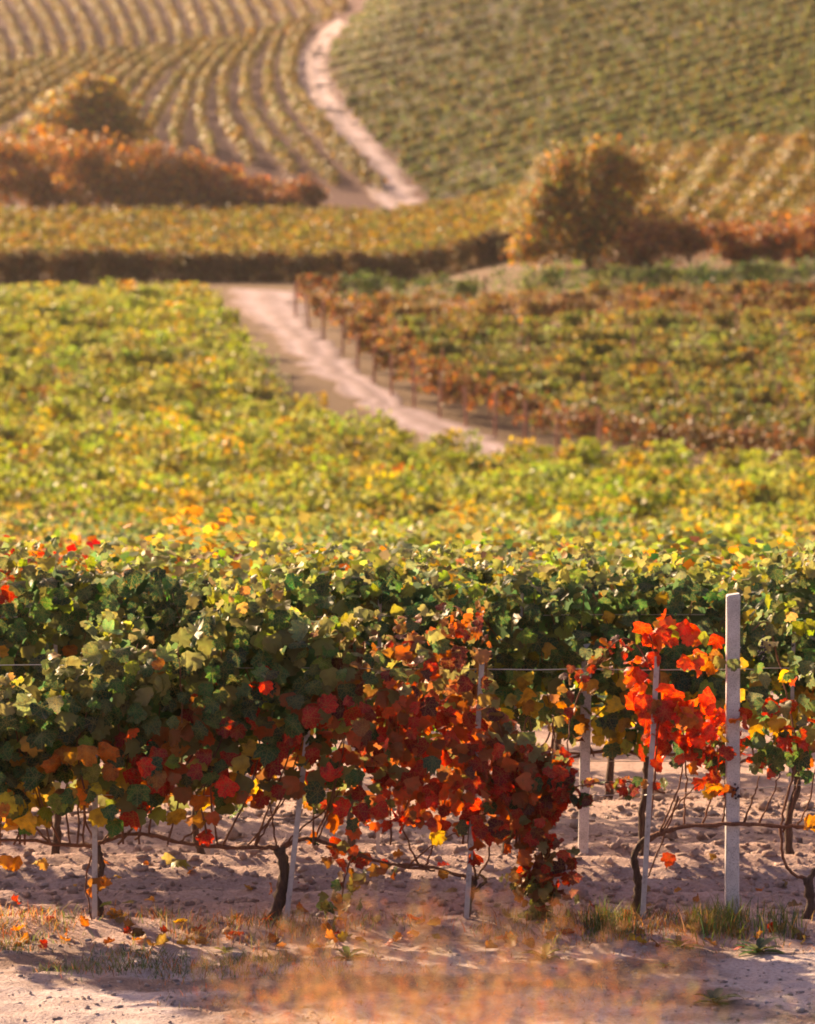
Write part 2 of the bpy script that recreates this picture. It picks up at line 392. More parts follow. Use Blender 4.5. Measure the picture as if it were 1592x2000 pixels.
# ------------------------------------------------------------------ leaves
def vine_leaf_template(var):
    """five lobed toothed blade, petiole at the origin, tip along +y; 48 triangles"""
    r_ = np.random.default_rng(100 + var)
    th = np.radians([0, 11, 20, 30, 42, 52, 62, 76, 90, 104, 118, 135, 165])
    rr = np.array([.98, .84, .86, .70, .82, .88, .78, .66, .76, .74, .68, .62, .42])
    full_t = np.concatenate([th, -th[::-1][:-1]]); full_r = np.concatenate([rr, rr[::-1][:-1]])
    full_r = full_r * (1 + .05 * r_.normal(size=len(full_r)))
    k = len(full_t)                                        # 25
    outer = np.stack([full_r * np.sin(full_t), full_r * np.cos(full_t)], 1)
    sel = np.arange(0, k, 2)                               # 13 inner
    inner = outer[sel] * .52
    P2 = np.vstack([[[0, 0]], inner, outer])
    ni = len(sel); Fc = []
    for a in range(ni):
        b = (a + 1) % ni
        Fc.append((0, 1 + b, 1 + a))
        o0 = sel[a]; o2 = sel[b] if b else k
        seq = [1 + ni + (q % k) for q in range(o0, o2 + 1)]
        for q in range(len(seq) - 1):
            Fc.append((1 + a, seq[q + 1], seq[q]) if q == 0 else (1 + a, seq[q + 1], seq[q]))
        Fc.append((1 + a, 1 + b, seq[-1]))
    x, y = P2[:, 0], P2[:, 1]; r2 = x * x + y * y; ang = np.arctan2(np.abs(x), y)
    cup, droop, fold = r_.uniform(-.50, .35), r_.uniform(-.55, .05), r_.uniform(-.15, .55)
    z = cup * r2 + droop * np.clip(y, 0, None) ** 2 + fold * np.abs(x) + .05 * np.cos(ang * 360 / 52) * np.sqrt(r2)
    z = z + .13 * r_.normal(size=len(z)) * r2
    if var % 3 == 2:                                       # withered: one side rolled in
        roll = np.clip(x * (1 if var % 2 else -1) - .25, 0, 1); z = z + 1.1 * roll ** 1.3; x = x - .55 * roll * np.sign(x)
    return np.stack([x, y, z], 1), np.array(Fc), P2
LEAF_T = [vine_leaf_template(v) for v in range(14)]
LEAF_ME = []
for v, (V, Fc, uv) in enumerate(LEAF_T):
    LEAF_ME.append(mesh_np('leaf', V, Fc, M_LEAF, np.ones((len(V), 3)), uv))
# cheaper blades for foliage seen as a mass
def small_template(bend):
    th = np.radians([0, 24, 50, 80, 108, 145]); rr = np.array([1.0, .66, .9, .56, .74, .5])
    T_ = np.concatenate([th, -th[::-1][:-1]]); R_ = np.concatenate([rr, rr[::-1][:-1]]); k = len(T_)
    V = np.vstack([[[0, 0, 0]], np.stack([R_ * np.sin(T_), R_ * np.cos(T_), bend * R_ ** 2 * (1 - .9 * np.cos(T_))], 1)])
    return V, np.array([[0, 1 + (i + 1) % k, 1 + i] for i in range(k)])
SMALL = [small_template(b) for b in (.3, -.25, .1)]
QUAD = [(np.array([[0, -.5, 0], [-.62, .15, b], [0, .9, -b * .6], [.62, .15, b]]), np.array([[0, 3, 2, 1]])) for b in (.25, -.25)]

def unit(v): return v / (np.linalg.norm(v, axis=-1, keepdims=True) + 1e-9)
def frames(n, outward, up=.45, jitter=.55, droop=1.0, r_=None):
    """random leaf frames: normals lean outward and up, tips hang"""
    r_ = r_ or rng
    N_ = unit(np.asarray(outward) + np.array([0, 0, up]) + jitter * r_.normal(size=(n, 3)))
    T_ = np.array([0, 0, -droop]) + .6 * r_.normal(size=(n, 3))
    T_ = unit(T_ - (T_ * N_).sum(1, keepdims=True) * N_)
    return np.cross(T_, N_), T_, N_
def leaf_mass(name, mat, P, X_, T_, N_, S, colr, templates, parent=None, origin=(0, 0, 0), uv=None):
    n = len(P); V, Fs, Cc = [], [], []; off = 0
    which = rng.integers(0, len(templates), n)
    for w, tp in enumerate(templates):
        q = np.where(which == w)[0]
        if not len(q): continue
        tv, tf = tp[0], tp[1]; k = len(tv)
        v = P[q, None] + S[q, None, None] * (tv[None, :, 0:1] * X_[q, None] + tv[None, :, 1:2] * T_[q, None] + tv[None, :, 2:3] * N_[q, None])
        V.append(v.reshape(-1, 3)); Fs.append((tf[None] + (np.arange(len(q)) * k)[:, None, None]).reshape(-1, tf.shape[1]) + off)
        Cc.append(np.repeat(colr[q], k, 0)); off += len(q) * k
    if not V: return None
    return link(name, mesh_np(name, np.vstack(V) - np.asarray(origin), np.vstack(Fs), mat, np.vstack(Cc)), parent)

PAL = {                                                    # leaf base colours; pale and deep also paint sunlit tops and shaded fronts
    'green': (.050, .108, .034), 'deep': (.028, .068, .030), 'sage': (.10, .135, .062), 'lime': (.19, .24, .035), 'pale': (.165, .205, .085), 'straw_green': (.23, .24, .06), 'olive': (.13, .125, .035),
    'yellow': (.46, .30, .022), 'gold': (.40, .235, .03), 'orange': (.43, .14, .014), 'red': (.42, .018, .010), 'scarlet': (.56, .045, .022),
    'crimson': (.23, .009, .010), 'purple': (.10, .022, .024), 'brown': (.16, .075, .032), 'tan': (.30, .19, .08), 'rust': (.27, .10, .03)}
def pick(mixd, n, r_=None, var=.22):
    r_ = r_ or rng
    keys = list(mixd); w = np.array([mixd[k] for k in keys], float); w /= w.sum()
    c = np.array([PAL[k] for k in keys])[r_.choice(len(keys), n, p=w)]
    return np.clip(c * np.exp(var * r_.normal(size=(n, 1))) * np.exp(.12 * r_.normal(size=(n, 3))), .004, .75)

# ------------------------------------------------------------------ front row (about 24 m away) and the row behind it
Y1, Y2 = 24.0, 26.55
def p1(px, py, dy=0.0): return pt(px, py, Y1 + dy)
def p2(px, py, dy=0.0): return pt(px, py, Y2 + dy)

def put_leaves(vines, xs_of, P, fr, S, colr, cap=295):
    """each leaf becomes a part of the vine it hangs from"""
    owner = np.argmin(np.abs(P[:, 0:1] - np.array(xs_of)[None]), 1)
    X_, T_, N_ = fr
    for k, v in enumerate(vines):
        q = np.where(owner == k)[0]
        if not len(q): continue
        base = np.array(v.location)
        q = q[np.argsort(P[q, 1] + .3 * rng.normal(size=len(q)))]
        for i in q[:cap]:
            o = link('leaf', LEAF_ME[int(rng.integers(0, len(LEAF_ME)))], v)
            s = float(S[i]); b = P[i] - base
            o.matrix_basis = Matrix(((X_[i][0] * s, T_[i][0] * s, N_[i][0] * s, b[0]), (X_[i][1] * s, T_[i][1] * s, N_[i][1] * s, b[1]),
                                     (X_[i][2] * s, T_[i][2] * s, N_[i][2] * s, b[2]), (0, 0, 0, 1)))
            o.color = (*[float(c) for c in colr[i]], 1)
        rest = q[cap:]
        if len(rest):
            o = leaf_mass('inner_leaves', M_LEAF, P[rest], X_[rest], T_[rest], N_[rest], S[rest], colr[rest], LEAF_T, v, base); tag(o, kind='stuff')

# canopy outline of the front row in pixels: x, top, bottom
OUT1 = np.array([(-260, 1330, 1610), (-60, 1345, 1630), (0, 1350, 1640), (50, 1325, 1650), (100, 1300, 1610), (150, 1270, 1590), (190, 1240, 1620), (225, 1215, 1640), (265, 1262, 1625), (300, 1262, 1590),
                 (345, 1245, 1600), (370, 1195, 1620), (405, 1178, 1640), (480, 1163, 1600), (545, 1170, 1565), (600, 1200, 1590), (640, 1200, 1620), (690, 1225, 1650), (715, 1290, 1655), (760, 1270, 1640),
                 (800, 1240, 1630), (850, 1215, 1640), (895, 1225, 1650), (935, 1205, 1650), (955, 1330, 1655), (1000, 1415, 1660), (1050, 1440, 1665), (1100, 1475, 1590), (1112, 1500, 1560)], float)
def mix_front(x, y):  # pale crest over a deep green body: sun and shade put into the colours
    top = np.interp(x, OUT1[:, 0], OUT1[:, 1]); bot = np.interp(x, OUT1[:, 0], OUT1[:, 2]); f = (y - top) / (bot - top)
    if x < 240:
        if f > .62: return {'green': 3, 'deep': 2, 'yellow': 2.2, 'gold': 1.4, 'orange': 1.6, 'lime': 1.2, 'rust': .6}
        if f < .13: return {'pale': 4, 'sage': 3, 'lime': 1.5, 'green': 1, 'rust': .4}
        return {'green': 5, 'deep': 6, 'sage': 1.5, 'lime': .6, 'orange': .2, 'gold': .2}
    if x < 640:
        if f < .13: return {'pale': 3, 'sage': 3, 'green': 2, 'lime': 1.2, 'rust': .4, 'tan': .4}
        if f < .36: return {'sage': 1.5, 'green': 5, 'lime': .5, 'deep': 4}
        if f < .6: return {'green': 4.2, 'deep': 3.8, 'sage': 1, 'lime': .9, 'red': 1.4, 'orange': .3, 'crimson': 1.2}
        return {'green': 2.4, 'deep': 2.2, 'red': 3.0, 'crimson': 2.6, 'orange': 1.1, 'gold': .5, 'yellow': .5}
    if x < 740:
        if f < .35: return {'sage': 3, 'green': 2, 'purple': 1.5, 'rust': 1, 'lime': 1}
        return {'crimson': 3.4, 'red': 3.2, 'green': 2, 'purple': 1.4, 'orange': .4, 'sage': .5, 'lime': .3}
    if f < .18: return {'pale': 1.6, 'sage': 1.6, 'tan': .3, 'purple': 2.4, 'rust': .4, 'crimson': 2.2}
    if f < .34: return {'purple': 3, 'sage': 1.4, 'rust': .3, 'crimson': 4, 'red': 3.6}
    return {'red': 4.0, 'crimson': 5, 'purple': 1.8, 'deep': .8, 'orange': .08, 'scarlet': .7}
V1X = [-165, 187, 540, 918, 1246, 1582]
V1LAB = [
    'leafy green grapevine left of the first bare steel stake, mostly dark leaves',
    'green grapevine tied to an upright steel stake, yellow leaves at its foot',
    'bushy grapevine with a thick leaning dark trunk, green above and red below',
    'deep red grapevine with long trailing shoots almost reaching the ground',
    'sparse scarlet grapevine whose long bare arm arches past the concrete post',
    'thin grapevine right of the concrete post with green, red and orange leaves']
V1 = []
for px, lab in zip(V1X, V1LAB):
    x = float(p1(px, 1800)[0])
    o = empty('grapevine', (x, Y1, float(ground_fine(x, Y1)) - .02)); tag(o, lab, 'grapevine', 'grapevines of the front row'); V1.append(o)
def wood(vine, name, px_pts, radii, mat, plane=p1, dy=None, sides=6, rough=.12, n=6):
    dys = dy if dy is not None else [0] * len(px_pts)
    P = np.array([plane(a, b, d) for (a, b), d in zip(px_pts, dys)])
    Q = spline(P, n); R = np.interp(np.linspace(0, 1, len(Q)), np.linspace(0, 1, len(radii)), radii)
    knots = 1 + .18 * (np.sin(np.arange(len(Q)) * 1.7) > .8)
    Q = Q + .003 * rng.normal(size=Q.shape)
    return tube(name, Q, R * knots, mat, vine, sides, rough, int(rng.integers(1e6)), np.array(vine.location))
# trunks
wood(V1[0], 'trunk', [(-160, 1830), (-158, 1740), (-166, 1660)], [.03, .024, .02], M_BARK, sides=9)
wood(V1[1], 'trunk', [(190, 1845), (196, 1790), (186, 1740), (198, 1690), (186, 1650)], [.028, .022, .024, .02, .024], M_BARK, sides=9, dy=[.04, .05, .03, .05, .02])
wood(V1[2], 'trunk', [(512, 1850), (530, 1815), (548, 1750), (556, 1700), (546, 1655)], [.052, .036, .031, .029, .032], M_BARK, sides=10, rough=.16)
wood(V1[3], 'trunk', [(908, 1838), (913, 1790), (920, 1750), (930, 1712)], [.018, .016, .018, .02], M_BARK, sides=8, dy=[.03] * 4)
wood(V1[4], 'trunk', [(1238, 1815), (1244, 1760), (1246, 1715), (1240, 1668), (1262, 1638)], [.033, .025, .024, .020, .02], M_BARK, sides=9, dy=[.04] * 5)
wood(V1[5], 'trunk', [(1572, 1806), (1584, 1765), (1576, 1715)], [.034, .026, .026], M_BARK, sides=9)
wood(V1[5], 'trunk_fork', [(1576, 1725), (1600, 1690), (1640, 1640)], [.02, .014, .012], M_BARK)
# arms laid along the wire
wood(V1[1], 'arm', [(186, 1652), (120, 1650), (60, 1642), (-60, 1640)], [.013, .010, .009, .008], M_CANE)
wood(V1[1], 'arm', [(186, 1650), (225, 1636), (272, 1628), (330, 1640)], [.013, .011, .010, .008], M_CANE)
wood(V1[2], 'arm', [(546, 1655), (490, 1655), (430, 1654), (360, 1646), (290, 1630), (262, 1640)], [.015, .012, .012, .011, .010, .006], M_CANE)
wood(V1[2], 'arm', [(550, 1655), (600, 1638), (660, 1655), (740, 1682), (800, 1694), (850, 1700)], [.014, .012, .011, .010, .009, .007], M_CANE)
wood(V1[3], 'arm', [(928, 1716), (880, 1704), (830, 1692), (775, 1686)], [.012, .010, .009, .006], M_CANE)
wood(V1[3], 'spur', [(926, 1740), (948, 1722), (938, 1708)], [.012, .010, .007], M_BARK)
wood(V1[4], 'arm', [(1262, 1640), (1300, 1624), (1345, 1614), (1430, 1609), (1520, 1613), (1600, 1617), (1680, 1622)], [.018, .015, .012, .012, .011, .010, .009], M_CANE, dy=[0, 0, -.05, -.07, -.03, 0, 0])
wood(V1[5], 'arm', [(1576, 1718), (1545, 1704), (1528, 1665), (1526, 1610), (1540, 1550), (1560, 1470)], [.012, .009, .008, .008, .007, .006], M_CANE)
SH = [(1, [(200, 1642), (232, 1600), (246, 1545), (240, 1480)]), (1, [(215, 1638), (262, 1590), (300, 1555), (310, 1500)]), (1, [(290, 1630), (300, 1560), (320, 1500)]), (1, [(186, 1650), (166, 1590), (176, 1520), (190, 1440)]),
      (1, [(186, 1655), (168, 1720), (178, 1790), (192, 1820)]), (1, [(100, 1648), (60, 1600), (40, 1540)]), (2, [(540, 1652), (532, 1600), (524, 1550), (530, 1480)]), (2, [(480, 1656), (520, 1610), (555, 1560), (580, 1500)]),
      (2, [(500, 1654), (528, 1600), (560, 1540), (590, 1450)]), (2, [(555, 1650), (600, 1610), (640, 1580), (665, 1540)]), (2, [(350, 1645), (385, 1620), (420, 1590)]), (2, [(620, 1640), (650, 1570), (650, 1490)]),
      (2, [(690, 1665), (672, 1720), (668, 1770)]), (3, [(800, 1692), (845, 1650), (905, 1620)]), (3, [(830, 1694), (850, 1640), (870, 1560)]), (3, [(932, 1715), (955, 1672), (952, 1630), (940, 1600)]),
      (3, [(820, 1692), (790, 1620), (800, 1540)]), (3, [(930, 1712), (915, 1640), (930, 1540), (960, 1470)]), (3, [(935, 1600), (1000, 1560), (1045, 1600), (1060, 1700), (1062, 1800)]),
      (4, [(1290, 1626), (1312, 1570), (1330, 1520), (1330, 1420)]), (4, [(1325, 1556), (1302, 1620), (1275, 1690), (1250, 1742)]), (4, [(1335, 1616), (1338, 1560), (1340, 1500), (1330, 1400)]),
      (4, [(1372, 1612), (1388, 1565), (1400, 1520), (1402, 1460)]), (4, [(1412, 1610), (1416, 1560), (1414, 1500), (1404, 1450)]), (4, [(1452, 1610), (1474, 1550), (1484, 1515)]), (4, [(1482, 1611), (1505, 1560), (1525, 1510)]),
      (4, [(1290, 1625), (1330, 1565), (1365, 1530)]), (4, [(1262, 1638), (1275, 1560), (1285, 1440), (1290, 1330), (1270, 1240)]), (4, [(1290, 1330), (1230, 1250), (1170, 1290), (1118, 1390), (1108, 1480)]),
      (4, [(1300, 1550), (1240, 1530), (1160, 1530), (1105, 1545)]), (5, [(1530, 1625), (1550, 1560), (1566, 1500), (1570, 1420)]), (5, [(1555, 1616), (1580, 1570), (1592, 1500)]), (5, [(1560, 1470), (1530, 1330), (1500, 1220), (1470, 1230)])]
for k, p in SH:
    wood(V1[k], 'shoot', p, [.0065, .0055, .0048, .004], M_CANE, sides=5, dy=[0] + list(.05 * rng.normal(size=len(p) - 1)))
for k in range(26):                                        # shoots inside the dense canopy, showing through the gaps
    x0 = rng.uniform(-120, 1080); x1 = x0 + rng.normal() * 60
    kk = int(np.argmin(np.abs(np.array(V1X) - x0)))
    wood(V1[kk], 'shoot', [(x0, 1650), ((x0 + x1) / 2 + 15 * rng.normal(), 1540), (x1, 1400), (x1 + 30 * rng.normal(), max(1260, np.interp(x1, OUT1[:, 0], OUT1[:, 1]) + 30))], [.0065, .0055, .004, .003], M_CANE, sides=5, dy=list(.08 * rng.normal(size=4)))

LP, LF, LS, LC = [], [[], [], []], [], []
def add_leaf(px, py, dy, size, mixd, out=None, up=.45, jit=.55, droop=1.0, c=None):
    P = p1(px, py, dy)
    o = np.array([0, -1.0 if dy < .05 else (1.0 if dy > .18 else .2), 0]) if out is None else np.array(out)
    a, b, n_ = frames(1, o, up, jit, droop)
    LP.append(P - b[0] * size * .3); LF[0].append(a[0]); LF[1].append(b[0]); LF[2].append(n_[0]); LS.append(size)
    LC.append(pick(mixd, 1)[0] if c is None else c)
n_dense = 0
while n_dense < 2480:
    x = rng.uniform(-260, 1112) if n_dense < 2150 else rng.uniform(680, 1105); top = np.interp(x, OUT1[:, 0], OUT1[:, 1]); bot = np.interp(x, OUT1[:, 0], OUT1[:, 2])
    f = rng.uniform(0, 1); y = top + 14 + f * (bot - top - 34)
    if f > .80 and rng.random() < .35: continue
    if x > 720 and fbm(x / 60, y / 60, 5, 2) < .24: continue
    if 640 < x < 720 and 1440 < y < 1560 and rng.random() < .45: continue
    size = rng.uniform(.055, .098) if x < 660 else rng.uniform(.045, .082)
    dy = rng.normal() * .19
    e = min(1.0, (y - top) / 90)
    add_leaf(x, y, dy * (.5 + .5 * e), size, mix_front(x + 40 * rng.normal(), y + 25 * rng.normal()), up=.45 + 1.1 * (1 - e), jit=.4 if x < 640 else .6)
    n_dense += 1
def garland(path, n, spread, mixd, size=(.045, .07), jit=.8, depth=.07, up=.3):
    Q = spline(np.array(path, float), 10)
    for k in range(n):
        q = Q[int(rng.integers(0, len(Q)))]
        add_leaf(q[0] + spread * rng.normal(), q[1] + spread * rng.normal() * .8, depth * rng.normal(), rng.uniform(*size), mixd, jit=jit, up=up)
RED = {'scarlet': 5, 'red': 4.5, 'orange': .8, 'gold': .25}
DARK = {'purple': 3, 'crimson': 3, 'deep': 2.5, 'sage': 1.2, 'rust': 1}
garland([(1040, 1600), (1050, 1660), (1058, 1700), (1062, 1740)], 100, 26, {'red': 3, 'crimson': 4, 'purple': 3, 'rust': 1, 'sage': .6}, (.045, .07))
garland([(1030, 1700), (1050, 1740), (1060, 1790), (1066, 1806)], 64, 20, {'deep': 4, 'purple': 2, 'olive': 1.5, 'sage': 1.5, 'lime': .5}, (.035, .055))
garland([(1000, 1720), (1050, 1745), (1110, 1748)], 16, 12, {'deep': 3, 'olive': 2, 'purple': 1}, (.035, .05))
garland([(690, 1700), (672, 1745), (640, 1790), (660, 1770)], 22, 17, {'deep': 3, 'purple': 2, 'rust': 1.5, 'olive': 1.5, 'sage': 1}, (.04, .06))
garland([(610, 1650), (660, 1668), (720, 1690), (770, 1690)], 26, 14, {'crimson': 3, 'red': 3, 'deep': 2.5, 'rust': 1}, (.04, .065))
garland([(1105, 1545), (1150, 1532), (1220, 1530), (1290, 1530)], 30, 9, {'deep': 3, 'crimson': 3, 'rust': 2, 'purple': 2, 'olive': 1}, (.035, .05))
garland([(1110, 1570), (1160, 1562), (1240, 1552)], 9, 8, {'purple': 3, 'deep': 2}, (.05, .06), jit=.5)
garland([(1105, 1475), (1110, 1400), (1130, 1330), (1170, 1285), (1215, 1255)], 56, 17, {'rust': 2, 'crimson': 3.5, 'sage': 2, 'orange': .5, 'purple': 2, 'lime': .5}, (.035, .055))
garland([(1215, 1310), (1250, 1260), (1300, 1235), (1350, 1250), (1370, 1290)], 40, 20, {'scarlet': 5, 'orange': 1, 'gold': .5, 'lime': .6, 'red': 3}, (.05, .075))
garland([(1260, 1330), (1290, 1400), (1340, 1400), (1400, 1390)], 62, 32, RED, (.055, .082), jit=.6)
garland([(1285, 1420), (1330, 1460), (1380, 1470), (1400, 1510)], 44, 30, {'red': 4, 'scarlet': 3, 'deep': 2, 'orange': 1, 'green': 1.2}, (.05, .078), jit=.6)
garland([(1275, 1380), (1285, 1440), (1270, 1480)], 12, 12, RED, (.06, .08), jit=.5)
garland([(1410, 1420), (1410, 1480), (1405, 1545)], 16, 14, {'orange': 2, 'red': 2, 'gold': 1.5, 'green': 1}, (.045, .07))
garland([(1450, 1250), (1500, 1200), (1550, 1230), (1620, 1240)], 34, 16, {'sage': 4, 'lime': 2, 'green': 2, 'tan': .8}, (.045, .07), up=.8)
garland([(1460, 1290), (1540, 1310), (1620, 1330)], 30, 34, {'sage': 3, 'green': 3, 'red': 1.5, 'gold': 1, 'orange': .6}, (.05, .075))
garland([(1455, 1400), (1540, 1430), (1620, 1420)], 46, 42, {'green': 3, 'deep': 2, 'red': 2.4, 'orange': 1.6, 'gold': 1.5, 'sage': 1}, (.05, .08))
garland([(1460, 1480), (1510, 1490), (1600, 1500)], 22, 20, {'green': 4, 'deep': 2, 'orange': 1, 'red': 1}, (.05, .075))
garland([(1570, 1590), (1600, 1610)], 4, 8, {'gold': 2, 'orange': 2}, (.06, .08))
garland([(905, 1240), (930, 1205), (940, 1190)], 12, 9, {'crimson': 3, 'rust': 1.5, 'tan': 1, 'purple': 1}, (.035, .05))
garland([(230, 1240), (212, 1212), (195, 1218)], 14, 10, {'lime': 3, 'gold': 1, 'sage': 2}, (.04, .06))
garland([(640, 1240), (690, 1210), (720, 1205)], 16, 10, {'sage': 4, 'lime': 1}, (.045, .065), up=.9)
for (x, y, s, m_) in [(350, 1680, .075, 'lime'), (190, 1730, .07, 'rust'), (205, 1722, .055, 'orange'), (180, 1745, .05, 'rust'), (1305, 1680, .06, 'scarlet'), (1225, 1795, .05, 'orange'), (1222, 1785, .04, 'scarlet'), (30, 1690, .07, 'orange'), (12, 1685, .06, 'orange'), (85, 1690, .05, 'rust'),
                      (395, 1600, .08, 'orange'), (400, 1635, .07, 'red'), (345, 1600, .085, 'yellow'), (310, 1590, .08, 'lime'), (60, 1610, .075, 'yellow'), (90, 1600, .07, 'yellow'), (530, 1735, .05, 'red'), (505, 1830, .05, 'crimson'), (525, 1822, .045, 'rust'),
                      (1395, 1545, .07, 'orange'), (1424, 1548, .06, 'rust'), (865, 1710, .045, 'orange'), (925, 1680, .075, 'red'), (930, 1650, .07, 'red'), (205, 1765, .05, 'lime'), (855, 1640, .07, 'yellow')]:
    add_leaf(x, y, -.05, s, {m_: 1}, jit=.45)
def bunch(vine, P, n=16):
    import bmesh
    bm = bmesh.new()
    for k in range(n):
        d = rng.normal(size=3) * np.array([.016, .014, .026])
        bmesh.ops.create_icosphere(bm, subdivisions=1, radius=.0085, matrix=Matrix.Translation(Vector(P + d - np.array(vine.location))))
    me = bpy.data.meshes.new('grape_bunch'); bm.to_mesh(me); bm.free(); me.materials.append(M_GRAPE); link('grape_bunch', me, vine)
bunch(V1[4], p1(1437, 1552, -.06)); bunch(V1[5], p1(1492, 1268, -.05)); bunch(V1[3], p1(915, 1330, -.12)); bunch(V1[0], p1(-20, 1390, -.1))

# unseen inner leaves added on the sunny side to shade the row's front
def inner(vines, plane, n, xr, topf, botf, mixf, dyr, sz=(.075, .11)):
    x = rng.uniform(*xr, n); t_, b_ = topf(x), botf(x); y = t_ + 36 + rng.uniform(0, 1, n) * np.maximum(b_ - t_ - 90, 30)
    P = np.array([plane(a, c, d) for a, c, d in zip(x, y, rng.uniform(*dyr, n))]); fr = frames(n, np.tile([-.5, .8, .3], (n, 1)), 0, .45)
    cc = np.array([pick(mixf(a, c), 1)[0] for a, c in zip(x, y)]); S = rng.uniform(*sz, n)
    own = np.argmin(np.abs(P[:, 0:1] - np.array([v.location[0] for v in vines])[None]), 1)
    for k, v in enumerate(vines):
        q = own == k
        if q.any(): tag(leaf_mass('sun_screen_leaves', M_FOL, P[q], *[a[q] for a in fr], S[q], cc[q], SMALL, v, np.array(v.location)), kind='stuff')
bpy.context.view_layer.update()
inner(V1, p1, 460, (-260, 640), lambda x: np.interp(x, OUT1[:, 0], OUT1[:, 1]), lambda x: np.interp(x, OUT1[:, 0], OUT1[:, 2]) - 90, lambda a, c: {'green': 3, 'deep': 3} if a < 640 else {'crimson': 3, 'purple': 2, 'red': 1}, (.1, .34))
# loose sprays standing above the row
for k in range(34):
    x = rng.uniform(-200, 1100); t_ = float(np.interp(x, OUT1[:, 0], OUT1[:, 1])); hgt = rng.uniform(15, 55)
    garland([(x, t_ + 25), (x + 10 * rng.normal(), t_ - hgt * .4), (x + 18 * rng.normal(), t_ - hgt * .8)], 6, 7, {'pale': 3, 'sage': 2, 'lime': 1.5, 'tan': 1} if x < 700 else {'rust': .6, 'pale': 1.4, 'purple': 2, 'crimson': 2.5}, (.03, .055), up=.9)

LP, LS, LC = np.array(LP), np.array(LS), np.array(LC); LFA = [np.array(a) for a in LF]
put_leaves(V1, [float(p1(a, 1700)[0]) for a in V1X], LP, LFA, LS, LC)

# ---- second row
V2X = [-230, 105, 395, 690, 985, 1262, 1545, 1830]
V2 = []
L2 = ['far end', 'first front stake', 'arm of the thick trunk', 'thick leaning trunk', 'deep red vine', 'scarlet vine', 'tall concrete post', 'last front vine']
for px, l2 in zip(V2X, L2):
    x = float(p2(px, 1670)[0]); o = empty('grapevine', (x, Y2, float(ground_fine(x, Y2)) - .02))
    tag(o, 'tall leafy green grapevine of the second row, right behind the ' + l2, 'grapevine', 'grapevines of the second row'); V2.append(o)
    g = 1672
    wood(o, 'trunk', [(px, g + 15), (px + 8 * rng.normal(), 1600), (px + 8 * rng.normal(), 1530), (px, 1480)], [.03, .023, .022, .022], M_BARK, p2, sides=8)
    for s in (-1, 1):
        wood(o, 'arm', [(px, 1482), (px + s * 50, 1474 + 8 * rng.normal()), (px + s * 110, 1478 + 6 * rng.normal()), (px + s * 165, 1470)], [.014, .011, .010, .007], M_CANE, p2)
        for k in range(3):
            x0 = px + s * rng.uniform(20, 150)
            wood(o, 'shoot', [(x0, 1476), (x0 + 20 * rng.normal(), 1420), (x0 + 30 * rng.normal(), 1330), (x0 + 40 * rng.normal(), 1160)], [.0065, .0055, .004, .003], M_CANE, p2, sides=5)
TOP2 = np.array([(-400, 1105), (0, 1105), (90, 1085), (160, 1120), (200, 1092), (260, 1100), (300, 1082), (345, 1105), (430, 1130), (490, 1115), (560, 1095), (640, 1110), (740, 1082), (830, 1110), (900, 1092), (980, 1120), (1080, 1085), (1150, 1095), (1210, 1130), (1300, 1098), (1370, 1105), (1450, 1140), (1520, 1095), (1592, 1100), (1900, 1100)], float)
def mix_second(x, y):  # sunlit rim and dark front of the row are written into the leaf colours
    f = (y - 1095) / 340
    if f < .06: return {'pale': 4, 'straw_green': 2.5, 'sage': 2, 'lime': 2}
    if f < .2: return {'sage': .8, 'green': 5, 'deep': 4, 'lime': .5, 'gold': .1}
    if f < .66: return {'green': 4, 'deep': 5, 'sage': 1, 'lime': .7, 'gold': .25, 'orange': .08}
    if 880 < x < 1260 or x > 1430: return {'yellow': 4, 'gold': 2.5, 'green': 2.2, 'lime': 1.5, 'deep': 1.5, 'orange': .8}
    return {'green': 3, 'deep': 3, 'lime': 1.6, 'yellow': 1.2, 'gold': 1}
n2 = 3000
xs2 = rng.uniform(-380, 1940, n2); f2 = rng.uniform(0, 1, n2)
top2 = np.interp(xs2, TOP2[:, 0], TOP2[:, 1]); bot2 = 1440 + 30 * np.sin(xs2 / 60) + np.where(xs2 < 900, 30, 0)
ys2 = top2 + 12 + f2 * (bot2 - top2 - 12)
dy2 = rng.normal(size=n2) * .2
P = np.array([p2(a, b, d) for a, b, d in zip(xs2, ys2, dy2)]); S = rng.uniform(.058, .09, n2)
e = np.clip((ys2 - top2) / 90, 0, 1)
outw = np.stack([np.zeros(n2), np.where(dy2 < .06, -1.0, np.where(dy2 > .2, 1.0, .2)), .45 + 1.1 * (1 - e)], 1)
fr = frames(n2, outw, 0.0, .5)
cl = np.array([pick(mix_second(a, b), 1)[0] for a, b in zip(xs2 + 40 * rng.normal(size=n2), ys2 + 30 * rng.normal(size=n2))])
for k in range(n2):                                       # a few red leaves at the left end
    if -40 < xs2[k] < 30 and ys2[k] < 1180: cl[k] = pick({'red': 1}, 1)[0]
sx, sy = [], []
for k in range(70):
    x = rng.uniform(-350, 1900); t_ = float(np.interp(x, TOP2[:, 0], TOP2[:, 1]))
    for j in range(6): sx.append(x + 9 * rng.normal()); sy.append(t_ - rng.uniform(-20, 38))
ns = len(sx); P3 = np.array([p2(a, b, .1 * rng.normal()) for a, b in zip(sx, sy)]); fr3 = frames(ns, np.tile([0, -.4, .9], (ns, 1)), 0, .7)
P = np.vstack([P3, P]); fr = [np.vstack([a, b]) for a, b in zip(fr3, fr)]; S = np.r_[rng.uniform(.035, .058, ns), S]; cl = np.vstack([pick({'pale': 4, 'straw_green': 2, 'lime': 2, 'sage': 1}, ns), cl])
put_leaves(V2, [float(p2(a, 1600)[0]) for a in V2X], P, fr, S, cl, 290)
